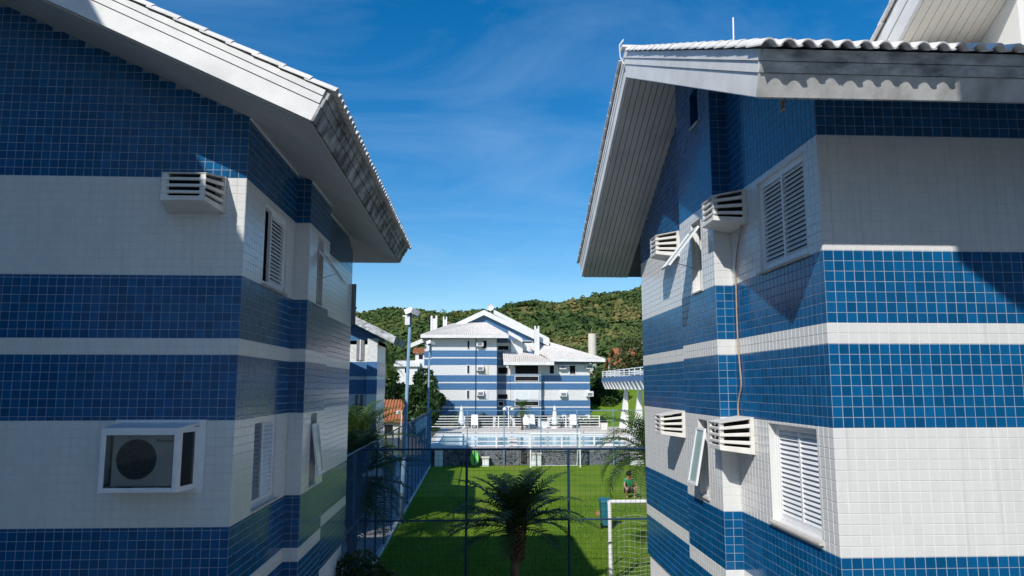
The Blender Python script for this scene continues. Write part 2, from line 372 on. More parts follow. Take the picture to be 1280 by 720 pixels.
def finish_tiles(store, root, max_single=300):
    scored = []
    for k, (fr, u0, u1, z0, z1, c, full) in enumerate(store):
        if not full: continue
        p = [proj(fr.P(u, z)) for u, z in ((u0, z0), (u1, z0), (u1, z1), (u0, z1))]
        if any(q is None for q in p): continue
        if any(not (4 < q[0] < 1276 and 4 < q[1] < 716) for q in p): continue
        ar = sum(p[i][0] * p[(i + 1) % 4][1] - p[(i + 1) % 4][0] * p[i][1] for i in range(4)) / 2
        scored.append((abs(ar), k))
    scored.sort(reverse=True); one = {k for _, k in scored[:max_single]}
    stuff = {'blue': MB(), 'white': MB()}
    wl = root
    for k, (fr, u0, u1, z0, z1, c, full) in enumerate(store):
        if k in one:
            key = (c, round(u1 - u0, 4), round(z1 - z0, 4), random.randint(0, 4))
            if key not in TILE_VAR:
                mb = MB(); lf = Frame((0, 0, 0), (1, 0, 0)); tile_geo(mb, lf, 0, u1 - u0, 0, z1 - z0, 0.0); mb.a = []
                TILE_VAR[key] = mb.mesh('wall_tile', 'tile_' + c)
            rot = Matrix((fr.u, -fr.n, Z3)).transposed()
            inst('wall_tile', TILE_VAR[key], wl, fr.P(u0, z0), rot)
        else: tile_geo(stuff[c], fr, u0, u1, z0, z1, random.random())
    for c, mb in stuff.items():
        o = mb.build(c + '_wall_tiles', 'tile_' + c, wl); o['kind'] = 'stuff'

# ------------------------------------------------------------------ windows, louvres, air conditioners
SLAT = {}
def slats(win, fr, u0, u1, z0, z1, d, mat='alu_white', pitch=0.053, tilt=32):
    key = (round(u1 - u0, 3), tuple(fr.u), mat)
    if key not in SLAT:
        mb = MB(); lf = Frame((0, 0, 0), fr.u); w = u1 - u0
        c, s_ = math.cos(R(tilt)), math.sin(R(tilt)); h, t = 0.0275, 0.0035
        def q(a, b): return (a * c - b * s_, -(a * s_ + b * c))   # (z, d) with the outer edge lower
        pts = []
        for a, b in ((-h, -t), (-h, t), (h, t), (h, -t)): pts.append((a * s_ * 0 + a * c + b * s_, -a * s_ + b * c))
        A = [lf.P(0, z, dd) for z, dd in pts]; B = [lf.P(w, z, dd) for z, dd in pts]
        mb.prism(A, lf.u * w); SLAT[key] = mb.mesh('slat', mat)
    n = int((z1 - z0) / pitch)
    for i in range(n): inst('slat', SLAT[key], win, fr.P(u0, z0 + (i + 0.5) * (z1 - z0) / n, d))
def window(root, fr, u0, u1, z0, z1, leaves, sill=True, depth=0.10):
    """leaves: list of (fa, fb, kind) along u as fractions; kind 'louvre', 'greylouvre', 'dark'"""
    mb = MB(); D = -depth - 0.06; e = 0.012
    fr.box(mb, u0 - e, u0, z0 - e, z1 + e, D, 0.004); fr.box(mb, u1, u1 + e, z0 - e, z1 + e, D, 0.004)
    fr.box(mb, u0, u1, z1, z1 + e, D, 0.004); fr.box(mb, u0, u1, z0 - e, z0, D, 0.004)
    win = mb.build('window', 'tile_white', root)
    mb = MB(); fr.box(mb, u0 + 0.001, u1 - 0.001, z0 + 0.001, z1 - 0.001, D - 0.01, D + 0.005); mb.build('dark_pane', 'dark_inside', win)
    f = 0.035; mb = MB(); d0, d1 = -depth - 0.045, -depth + 0.02
    fr.box(mb, u0, u0 + f, z0, z1, d0, d1); fr.box(mb, u1 - f, u1, z0, z1, d0, d1)
    fr.box(mb, u0 + f, u1 - f, z1 - f, z1, d0, d1); fr.box(mb, u0 + f, u1 - f, z0, z0 + f, d0, d1)
    mb.build('window_frame', 'alu_white', win)
    for k, (fa, fb, kind) in enumerate(leaves):
        a = u0 + f + (u1 - u0 - 2 * f) * fa; b = u0 + f + (u1 - u0 - 2 * f) * fb
        if kind == 'dark': continue
        mb = MB(); s = 0.038; e0, e1 = -depth - 0.03 + 0.004 * k, -depth + 0.012 + 0.006 * k
        fr.box(mb, a, a + s, z0 + f, z1 - f, e0, e1); fr.box(mb, b - s, b, z0 + f, z1 - f, e0, e1)
        fr.box(mb, a + s, b - s, z1 - f - s, z1 - f, e0, e1); fr.box(mb, a + s, b - s, z0 + f, z0 + f + s, e0, e1)
        m = 'grey_slat' if kind == 'shaded_louvre' else 'alu_white'  # grey slats carry the leaf's shadow in their colour
        mb.build('shutter_frame', 'alu_white', win)
        slats(win, fr, a + s, b - s, z0 + f + s, z1 - f - s, -depth - 0.008 + 0.005 * k, m)
    if sill:
        mb = MB(); fr.box(mb, u0 - 0.03, u1 + 0.03, z0 - 0.035, z0 - 0.013, -depth, 0.05); mb.build('sill', 'sill_stone', win)
    return win
def awning_window(root, fr, u0, u1, z0, z1, hinge, length, ang):
    mb = MB(); D = -0.16; e = 0.012
    fr.box(mb, u0 - e, u0, z0 - e, z1 + e, D, 0.004); fr.box(mb, u1, u1 + e, z0 - e, z1 + e, D, 0.004)
    fr.box(mb, u0, u1, z1, z1 + e, D, 0.004); fr.box(mb, u0, u1, z0 - e, z0, D, 0.004)
    win = mb.build('window', 'tile_white', root)
    mb = MB(); fr.box(mb, u0 + 0.001, u1 - 0.001, z0 + 0.001, z1 - 0.001, D - 0.01, D + 0.005); mb.build('dark_pane', 'dark_inside', win)
    mb = MB(); f = 0.025
    fr.box(mb, u0, u0 + f, z0, z1, -0.11, -0.07); fr.box(mb, u1 - f, u1, z0, z1, -0.11, -0.07); fr.box(mb, u0 + f, u1 - f, z1 - f, z1, -0.11, -0.07)
    fr.box(mb, u0 + f, u1 - f, z0, z0 + f, -0.11, -0.07); mb.build('window_frame', 'alu_white', win)
    c, s_ = math.cos(R(ang)), math.sin(R(ang)); d0 = 0.012
    def Q(u, l, t): return fr.P(u, hinge - l * c + t * s_, d0 + l * s_ + t * c)
    def sb(mb, a, b, l0, l1, t0, t1):
        mb.hexa([Q(a, l1, t1), Q(b, l1, t1), Q(b, l1, t0), Q(a, l1, t0), Q(a, l0, t1), Q(b, l0, t1), Q(b, l0, t0), Q(a, l0, t0)])
    mb = MB(); w = 0.035; a, b = u0 + 0.01, u1 - 0.01
    sb(mb, a, a + w, 0, length, 0, 0.03); sb(mb, b - w, b, 0, length, 0, 0.03); sb(mb, a + w, b - w, 0, w, 0, 0.03); sb(mb, a + w, b - w, length - w, length, 0, 0.03)
    sash = mb.build('open_sash', 'alu_white', win)
    mb = MB(); sb(mb, a + w, b - w, w, length - w, 0.011, 0.017); mb.build('sash_glass', 'glass_pale', sash)
    mb = MB(); mb.tube([fr.P(u0 + 0.03, z0 + 0.35, -0.07), Q(u0 + 0.03, length * 0.75, 0)], 0.006, 6); mb.build('stay_arm', 'metal_grey', sash)
    mb = MB(); fr.box(mb, u0 - 0.02, u1 + 0.02, z0 - 0.032, z0 - 0.013, -0.1, 0.03); mb.build('sill', 'sill_stone', win)
    return win
def ac_cover(fr, uc, zb, label, w=0.67, h=0.45, p=0.42, taper=0.09, group='louvred air conditioner covers'):
    b = fr.P(uc, zb, 0.006); root = thing('air_conditioner_cover', b, label, 'air conditioner', group)
    lf = Frame(b, fr.u)
    def O(t, s, k=0.0):   # t 0..1 height, s: 0 wall-left, 1 front-left, 2 front-right, 3 wall-right; k inset
        zw = h * t; zf = 0.055 + (h - 0.125) * t
        x = {0: (-w / 2 + k, 0, zw), 1: (-w / 2 + taper + k, p - k, zf), 2: (w / 2 - taper - k, p - k, zf), 3: (w / 2 - k, 0, zw)}[s]
        return lf.P(x[0], x[2], x[1])
    def ring(t0, t1, name, k=0.035):
        mb = MB()
        for s in (0, 1, 2):
            q = [O(t0, s), O(t0, s + 1), O(t0, s + 1, k), O(t0, s, k), O(t1, s), O(t1, s + 1), O(t1, s + 1, k), O(t1, s, k)]
            mb.hexa(q)
        o = mb.build(name, 'plastic_cream', root)
        bv = o.modifiers.new('bevel', 'BEVEL'); bv.width = 0.006; bv.segments = 2; bv.limit_method = 'ANGLE'; return o
    th = 0.105
    for i in range(5):
        c = [0.0, 0.255, 0.49, 0.725, 0.955][i]; ring(c, c + (0.17 if i == 0 else th if i < 4 else 0.045), 'slat')
    mb = MB(); mb.hexa([O(0.965, 1), O(0.965, 2), O(0.965, 3), O(0.965, 0), O(1.0, 1), O(1.0, 2), O(1.0, 3), O(1.0, 0)])
    o = mb.build('top_plate', 'plastic_cream', root)
    mb = MB(); mb.hexa([O(0.004, 1, 0.004), O(0.004, 2, 0.004), O(0.004, 3, 0.004), O(0.004, 0, 0.004), O(0.05, 1, 0.004), O(0.05, 2, 0.004), O(0.05, 3, 0.004), O(0.05, 0, 0.004)]); mb.build('bottom_plate', 'plastic_cream', root)
    for s, q in ((1, -1), (2, 1)):
        mb = MB()
        def C(t, a, kk):
            A = O(t, s, kk)
            return A + lf.u * (-q * a)
        A0 = [O(0.03, s, 0.006), O(0.03, s, 0.006) - lf.u * q * 0.055, O(0.03, s, 0.03) - lf.u * q * 0.05, O(0.03, s, 0.03) - lf.n * 0.04]
        A1 = [O(0.97, s, 0.006), O(0.97, s, 0.006) - lf.u * q * 0.055, O(0.97, s, 0.03) - lf.u * q * 0.05, O(0.97, s, 0.03) - lf.n * 0.04]
        if q > 0: A0 = A0[::-1]; A1 = A1[::-1]
        mb.hexa(A0 + A1); mb.build('corner_post', 'plastic_cream', root)
    for q in (-1, 1):
        mb = MB(); lf.box(mb, min(q * (w / 2 - 0.045), q * (w / 2 - 0.003)), max(q * (w / 2 - 0.045), q * (w / 2 - 0.003)), 0.01, h - 0.01, 0, 0.05); mb.build('wall_flange', 'plastic_cream', root)
    mb = MB(); lf.box(mb, -w / 2 + 0.13, w / 2 - 0.13, 0.06, h - 0.09, 0.0, p - 0.09); mb.build('unit_casing', 'dark_inside', root)
    return root

# ------------------------------------------------------------------ roofs
def roof_tile_mesh(pitch, length=0.36, name='roof_tile', mat='roof_white'):
    mb = MB(); n = 10; prof = []
    for i in range(n + 1):
        t = i / n; x = t * pitch * 1.12
        z = 0.052 * max(0.0, math.sin(math.pi * min(1, t / 0.72))) ** 0.8 if t < 0.72 else -0.006 * math.sin(math.pi * (t - 0.72) / 0.28)
        prof.append((x, z + 0.012))
    th = 0.014
    def P(i, y, lift, low): x, z = prof[i]; return (x, y, z + lift - (th if low else 0))
    n0 = 0
    for low in (False, True):
        for y, lift in ((0.0, 0.018), (length, 0.0)):
            for i in range(n + 1): mb.v.append(P(i, y, lift, low))
    k = n + 1
    for i in range(n):
        mb.f.append((i, i + 1, k + i + 1, k + i)); mb.f.append((2 * k + i + 1, 2 * k + i, 3 * k + i, 3 * k + i + 1))
        mb.f.append((i + 1, i, 2 * k + i, 2 * k + i + 1)); mb.f.append((k + i, k + i + 1, 3 * k + i + 1, 3 * k + i))
    mb.f.append((0, k, 3 * k, 2 * k)); mb.f.append((k - 1, 3 * k - 1, 4 * k - 1, 2 * k - 1))
    return mb, mb.mesh(name, mat)
RT_MB, RT = roof_tile_mesh(0.1666)
def lay_tiles(roof, origin, across, up, ncol, nrow, pitch, course, single_fn, keep=None):
    """origin: first tile corner on the deck surface"""
    across = Vector(across).normalized(); up = Vector(up).normalized(); nr = across.cross(up)
    rot = Matrix((across, up, nr)).transposed(); st = MB(); origin = Vector(origin)
    for r in range(nrow):
        for c in range(ncol):
            p = origin + across * (c * pitch + random.uniform(-0.003, 0.003)) + up * (r * course + random.uniform(-0.006, 0.006))
            if keep and not keep(p): continue
            tw = Matrix.Rotation(random.uniform(-0.012, 0.012), 3, 'Z')
            if single_fn(r, c): inst('roof_tile', RT, roof, p, rot @ tw)
            else:
                n = len(st.v); m = rot @ tw
                st.v.extend([tuple(p + m @ Vector(v)) for v in RT_MB.v]); st.f.extend([tuple(n + i for i in f) for f in RT_MB.f])
    if st.f: o = st.build('upper_roof_tiles', 'roof_white', roof); o['kind'] = 'stuff'

def gable_building_shell(root, side_fn): pass

# ================================================================== ground, lawn, path
def sheet(name, mat, x0, x1, y0, y1, z, label, nx=1, ny=1):
    mb = MB()
    for i in range(nx):
        for j in range(ny):
            a, b = x0 + (x1 - x0) * i / nx, x0 + (x1 - x0) * (i + 1) / nx; c, d = y0 + (y1 - y0) * j / ny, y0 + (y1 - y0) * (j + 1) / ny
            mb.quad((a, c, z), (b, c, z), (b, d, z), (a, d, z))
    o = mb.build(name, mat); tag(o, label, None, None, 'structure'); return o
sheet('ground', 'ground', -3000, 3000, -600, 4000, -0.01, 'earth and grass ground of the estate')
sheet('lawn', 'lawn', -2.78, 16, 15.6, 47.45, 0.0, 'green grass pitch inside the blue fence')
sheet('unseen_bounce_paving', 'bounce_paving', -2.72, 12.5, -8, 15.5, 0.003, 'unseen pale paving added to bounce light between the two tiled buildings')  # unseen sheet, added as a bounce surface below walls and soffits
sheet('paved_path', 'path', -4.6, -2.92, 9, 47, 0.004, 'grey paved path outside the blue fence')
mb = MB(); mb.box(-2.92, -2.80, 14, 47.4, -0.05, 0.09); tag(mb.build('kerb', 'plaster'), 'low concrete kerb under the fence', None, None, 'structure')

# ================================================================== the building with the eave towards the camera (sunlit)
def right_building():
    root = thing('apartment_building', (7, 11, 0), 'sunlit blue and white tiled apartment building with gable overhang and closed white shutters', 'building', 'tiled apartment buildings')
    XW, X2, YF, YB, XB = 3.52, 3.28, 7.1, 15.2, 11.5
    ZB = 1.64; sl = 0.477; YR = 11.28; EY, EZ, GX = 5.98, 7.52, 2.44
    sof = lambda y: EZ + sl * (YR - EY - abs(y - YR))
    bands = [(ZB, 2.41, 'blue', 'even'), (2.41, 2.62, 'white', 'even'), (2.62, 3.36, 'blue', 'even'), (3.36, 4.59, 'white', 'even'), (4.59, 5.42, 'blue', 'even'),
             (5.42, 5.63, 'white', 'even'), (5.63, 6.37, 'blue', 'even'), (6.37, 7.59, 'white', 'even'), (7.59, 10.6, 'blue', 'bottom')]
    store = []; wb = {'blue': MB(), 'white': MB(), 'bands': bands}; pt = 0.104
    # front
    fF = Frame((XW, YF, 0), (1, 0, 0)); t8 = sof(YF); tf = lambda u: t8 + 0.1
    tile_panel(store, fF, 5.6, bands, pt, [], lambda u: t8 + 0.05); wall_base(wb, fF, XB - XW, ZB, tf, [])
    # side, three sections; u runs towards the camera
    f1 = Frame((XW, 9.73, 0), (0, -1, 0)); L1 = 9.73 - YF
    uy = lambda y: 9.73 - y
    h1 = [(uy(8.72), uy(7.44), 6.40, 7.52), (uy(8.70), uy(7.46), 3.44, 4.56), (uy(7.90), uy(7.80), 8.16, 8.28)]
    top1 = lambda u: sof(9.73 - u) + 0.1
    tile_panel(store, f1, L1, bands, pt, h1, lambda u: sof(9.73 - u) + 0.03, anchor_end=True); wall_base(wb, f1, L1, ZB, top1, h1)
    fr_ = Frame((X2, 9.73, 0), (1, 0, 0)); t9 = sof(9.73)
    tile_panel(store, fr_, XW - X2, bands, pt, [], lambda u: t9 + 0.03, cols=2); wall_base(wb, fr_, XW - X2, ZB, lambda u: t9 + 0.1, [])
    f2 = Frame((X2, 11.37, 0), (0, -1, 0)); L2 = 11.37 - 9.73; u2 = lambda y: 11.37 - y
    h2 = [(u2(10.75), u2(10.28), 6.40, 7.45), (u2(10.72), u2(10.30), 3.45, 4.52), (u2(10.60), u2(10.22), 8.92, 9.45)]
    tile_panel(store, f2, L2, bands, pt, h2, lambda u: sof(11.37 - u) + 0.03, anchor_end=True); wall_base(wb, f2, L2, ZB, lambda u: sof(11.37 - u) + 0.1, h2, [11.37 - YR])
    f2r = Frame((XW, 11.37, 0), (-1, 0, 0)); wall_base(wb, f2r, XW - X2, ZB, lambda u: sof(11.37) + 0.1, [])
    tile_panel(store, f2r, XW - X2, bands, pt, [], lambda u: sof(11.37), cols=2)
    f3 = Frame((XW, YB, 0), (0, -1, 0)); L3 = YB - 11.37
    tile_panel(store, f3, L3, bands, pt, [], lambda u: sof(YB - u) + 0.03, anchor_end=True); wall_base(wb, f3, L3, ZB, lambda u: sof(YB - u) + 0.1, [])
    fb = Frame((XB, YB, 0), (-1, 0, 0)); wall_base(wb, fb, XB - XW, ZB, lambda u: sof(YB) + 0.1, [])
    fe = Frame((XB, YF, 0), (0, 1, 0)); wall_base(wb, fe, YB - YF, ZB, lambda u: sof(YF + u) + 0.1, [], [YR - YF])
    wall = wb['white'].build('wall', 'grout', root); wb['blue'].build('band_backing', 'grout_blue', wall); finish_tiles(store, wall)
    mb = MB(); mb.box(XW + 0.04, XB, YF + 0.04, YB - 0.03, 0.0, ZB - 0.02); mb.box(X2 + 0.04, XW + 0.03, 9.77, 11.33, 0.0, ZB - 0.021); mb.build('plinth', 'plaster', root)
    mb = MB(); mb.box(XW + 0.02, XB - 0.02, YF + 0.02, YB - 0.02, ZB, ZB + 0.02); mb.build('floor_slab', 'plaster', root)
    # windows
    window(root, f1, *h1[0], [(0.0, 0.515, 'louvre'), (0.485, 1.0, 'louvre')], depth=0.05)
    window(root, f1, *h1[1], [(0.0, 0.515, 'louvre'), (0.485, 1.0, 'louvre')], depth=0.10)
    awning_window(root, f2, *h2[0], 7.32, 0.74, 38); awning_window(root, f2, *h2[1], 4.40, 0.80, 11)
    # attic window and vent
    for h in (h2[2],):
        mb = MB(); f2.box(mb, h[0], h[1], h[2], h[3], -0.2, -0.12); w = mb.build('attic_window', 'dark_inside', root)
        mb = MB(); f2.box(mb, h[0] - 0.01, h[1] + 0.01, h[2] - 0.03, h[2] - 0.008, -0.1, 0.03); mb.build('sill', 'sill_stone', w)
        mb = MB(); e = 0.01; f2.box(mb, h[0] - e, h[0], h[2] - e, h[3] + e, -0.13, 0.004); f2.box(mb, h[1], h[1] + e, h[2] - e, h[3] + e, -0.13, 0.004); f2.box(mb, h[0], h[1], h[3], h[3] + e, -0.13, 0.004); mb.build('reveal', 'tile_blue', w)
    h = h1[2]; mb = MB(); f1.box(mb, h[0], h[1], h[2], h[3], -0.06, -0.03); v = mb.build('vent', 'dark_inside', root)
    mb = MB(); e = 0.012; f1.box(mb, h[0] - e, h[0], h[2] - e, h[3] + e, -0.03, 0.012); f1.box(mb, h[1], h[1] + e, h[2] - e, h[3] + e, -0.03, 0.012); f1.box(mb, h[0], h[1], h[3], h[3] + e, -0.03, 0.012); f1.box(mb, h[0], h[1], h[2] - e, h[2], -0.03, 0.012); mb.build('vent_frame', 'sill_stone', v)
    # roof slab
    T = 0.40; n = Vector((0, -sl, 1)).normalized(); m_ = Vector((0, sl, 1)).normalized(); YE = 2 * YR - EY
    zr = sof(YR); th_v = T * math.sqrt(1 + sl * sl)
    A = Vector((0, EY, EZ)); B = Vector((0, YR, zr)); C = Vector((0, YE, EZ))
    At = A + n * T; Bt = Vector((0, YR, zr + th_v)); Ct = C + m_ * T
    off = Vector((XB + 1 - GX - 0.05, 0, 0)); ox = Vector((GX + 0.05, 0, 0))
    mb = MB(); mb.prism([ox + A, ox + At, ox + Bt, ox + B], off); mb.prism([ox + B, ox + Bt, ox + Ct, ox + C], off)
    roof = mb.build('roof', 'roof_deck', root)
    def fascia_boards(P0, P1, up0, up1, outv, mats, name='fascia_board', hs=((0, 0.20, 0.028), (0.205, 0.30, 0.040), (0.305, 0.40, 0.052))):
        for (a, b, o), mt in zip(hs, mats):
            q = [P0 + up0 * a, P1 + up1 * a, P1 + up1 * b, P0 + up0 * b]
            mb = MB(); mb.prism(q, Vector(outv) * o); mb.build(name, mt, roof)
    # eave boards
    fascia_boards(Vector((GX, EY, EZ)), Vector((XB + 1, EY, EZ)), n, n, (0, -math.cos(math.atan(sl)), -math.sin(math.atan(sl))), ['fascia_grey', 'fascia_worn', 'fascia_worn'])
    kv = math.sqrt(1 + sl * sl); zu = Vector((0, 0, 1))
    # rake boards: near slope and far slope, on the plane x = GX
    def rake(y0, z0, y1, z1, slope_n, mats):
        for (a, b, o), mt in zip(((0, 0.20, 0.0), (0.205, 0.30, 0.012), (0.305, 0.40, 0.024)), mats):
            p0 = Vector((GX + 0.05, y0, z0)); p1 = Vector((GX + 0.05, y1, z1))
            e0 = slope_n if abs(y0 - YR) > 0.1 else Vector((0, 0, kv)); e1 = slope_n if abs(y1 - YR) > 0.1 else Vector((0, 0, kv))
            q = [p0 + e0 * a, p1 + e1 * a, p1 + e1 * b, p0 + e0 * b]
            mb = MB(); mb.prism(q, (-0.05 - o, 0, 0)); mb.build('rake_board', mt, roof)
    rake(EY, EZ, YR, zr, n, ['fascia_white', 'fascia_white', 'fascia_white']); rake(YR, zr, YE, EZ, m_, ['fascia_white', 'fascia_white', 'fascia_white'])
    # soffit boards: under the gable overhang, running along the slope
    nb = 10; x0, x1 = GX + 0.05, XW + 0.0; wd = (x1 - x0) / nb
    for sgn in (-1, 1):
        c_ = Vector((0, -sgn * sl * 0 + 0, 0)); nn = n if sgn < 0 else m_
        P0 = A if sgn < 0 else C; P1 = B
        for i in range(nb):
            a = x0 + i * wd + 0.006; b = x0 + (i + 1) * wd - 0.006
            q = [Vector((a, P0.y, P0.z)), Vector((b, P0.y, P0.z)), Vector((b, P1.y, P1.z)), Vector((a, P1.y, P1.z))]
            mb = MB(); mb.prism([p - Vector((0, 0, 0.001)) for p in q], -nn * 0.014); mb.build('soffit_board', 'soffit', roof)
    for k in range(11):      # eave soffit boards
        y0 = EY + 0.02 + k * 0.1; y1 = y0 + 0.092
        q = [Vector((XW + 0.01, y0, sof(y0))), Vector((XB, y0, sof(y0))), Vector((XB, y1, sof(y1))), Vector((XW + 0.01, y1, sof(y1)))]
        mb = MB(); mb.prism([p - Vector((0, 0, 0.001)) for p in q], -n * 0.014); mb.build('soffit_board', 'soffit', roof)
    # tiles
    cl, s_ = math.cos(math.atan(sl)), math.sin(math.atan(sl))
    slope_len = (YR - EY) / cl; crs = 0.31; nr = int(slope_len / crs) + 1; nc = int((XB + 1 - GX) / 0.1666)
    o1 = Vector((GX - 0.06, At.y, At.z)) + n * 0.01 - Vector((0, cl, s_)) * 0.15
    lay_tiles(roof, o1, (1, 0, 0), (0, cl, s_), nc, nr, 0.1666, crs, lambda r, c: (r == 0 and c < 24) or c == 0)
    o2 = Vector((GX - 0.06 + nc * 0.1666, Ct.y, Ct.z)) + m_ * 0.01 + Vector((0, cl, -s_)) * 0.07
    lay_tiles(roof, o2, (-1, 0, 0), (0, -cl, s_), nc, nr, 0.1666, crs, lambda r, c: c == nc - 1)
    mb = MB()
    k = 0; x = GX - 0.07
    while x < XB + 0.9:
        mb = MB(); pts = []
        ring = [(math.cos(a) * 0.105, math.sin(a) * 0.07) for a in [math.pi * i / 8 for i in range(9)]]
        mb.prism([(x, YR + a, zr + th_v + 0.035 + b) for a, b in ring], (0.40, 0, 0)); mb.build('ridge_tile', 'roof_white', roof); x += 0.36
    # upper attic storey with a lean-to roof
    ux, uw, us = 5.0, 6.0, 0.56
    ub = lambda y: 9.09 - us * (y - 7.93)      # underside of the upper roof at its edge
    wbm = MB(); fu = Frame((uw, 9.6, 0), (0, -1, 0))
    wbm.prism([(uw, 7.3, 7.9), (uw, 9.6, 7.9), (uw, 9.6, ub(9.6) + 0.02), (uw, 7.3, ub(7.3) + 0.02)], (5, 0, 0)); up = wbm.build('attic_wall', 'plaster', root)
    nu = Vector((0, us, 1)).normalized(); y0, y1 = 6.9, 9.9
    P = [Vector((ux + 0.05, y0, ub(y0))), Vector((ux + 0.05, y1, ub(y1)))]
    mb = MB(); mb.prism([P[0], P[1], P[1] + nu * 0.38, P[0] + nu * 0.38], (7, 0, 0)); r2 = mb.build('attic_roof', 'roof_deck', root)
    for a, b, o in ((0, 0.20, 0.0), (0.205, 0.38, 0.014)):
        mb = MB(); mb.prism([P[0] + nu * a, P[1] + nu * a, P[1] + nu * b, P[0] + nu * b], (-0.05 - o, 0, 0)); mb.build('rake_board', 'fascia_white', r2)
    for i in range(9):
        a = ux + 0.05 + i * 0.1056; b = a + 0.099
        mb = MB(); mb.prism([(a, y0, ub(y0) - 0.001), (b, y0, ub(y0) - 0.001), (b, y1, ub(y1) - 0.001), (a, y1, ub(y1) - 0.001)], -nu * 0.012); mb.build('soffit_board', 'soffit_beige', r2)
    cu, su = math.cos(math.atan(us)), math.sin(math.atan(us))
    lay_tiles(r2, Vector((ux - 0.06 + 7.0, y1, ub(y1))) + nu * 0.395, (-1, 0, 0), (0, -cu, su), 42, 11, 0.1666, crs, lambda r, c: c == 41)
    # lightning rod and clips on the ridge
    mb = MB(); mb.tube([(3.93, 10.4, 9.9), (3.945, 10.4, 10.66)], 0.012, 6); single(mb, 'lightning_rod', 'alu_white', (3.93, 10.4, 9.9), 'thin pale rod standing on the roof of the sunlit building', 'lightning rod')
    # cable hook at the gable peak
    mb = MB(); mb.tube([(GX - 0.04, YR - 0.05, zr + 0.2), (GX - 0.10, YR - 0.05, zr + 0.32), (GX - 0.12, YR - 0.1, zr + 0.5), (GX - 0.05, YR - 0.1, zr + 0.6)], 0.012, 6); mb.build('roof_wire', 'alu_white', roof)
    # air conditioners
    s3 = Frame((XW, 0, 0), (0, -1, 0))
    ac_cover(s3, -9.40, 7.10, 'cream louvred air conditioner cover beside the upper closed shutters', 0.66, 0.46, 0.42)
    ac_cover(s3, -9.46, 4.14, 'white louvred air conditioner cover beside the lower closed shutters with hose ending on it', 0.62, 0.47, 0.42)
    ac_cover(s3, -12.50, 7.22, 'cream louvred air conditioner cover behind the upper tilted sash', 0.60, 0.46, 0.40)
    ac_cover(s3, -12.50, 4.14, 'white louvred air conditioner cover behind the lower ajar sash', 0.60, 0.44, 0.40)
    # drain hose
    hp = [(XW - 0.03, 9.20, 7.12), (XW - 0.03, 9.36, 6.9), (XW - 0.02, 9.52, 6.6), (XW - 0.02, 9.55, 6.2), (XW - 0.02, 9.56, 5.7), (XW - 0.02, 9.53, 5.3), (XW - 0.02, 9.50, 5.02), (XW - 0.02, 9.60, 4.85), (XW - 0.02, 9.655, 4.72), (XW - 0.03, 9.62, 4.60)]
    cv = bez(hp, 6); mb = MB(); mb.tube(cv, 0.011, 6)
    single(mb, 'drain_hose', 'hose', (XW - 0.03, 9.62, 4.60), 'thin brown drain hose running down the blue tiles between air conditioner covers', 'hose', smooth=True)
def bez(pts, k):
    P = [Vector(p) for p in pts]; out = []
    for i in range(len(P) - 1):
        p0, p1, p2, p3 = P[max(i - 1, 0)], P[i], P[i + 1], P[min(i + 2, len(P) - 1)]
        for j in range(k):
            t = j / k; out.append(0.5 * ((2 * p1) + (p2 - p0) * t + (2 * p0 - 5 * p1 + 4 * p2 - p3) * t * t + (3 * p1 - p0 - 3 * p2 + p3) * t ** 3))
    out.append(P[-1]); return out
right_building()

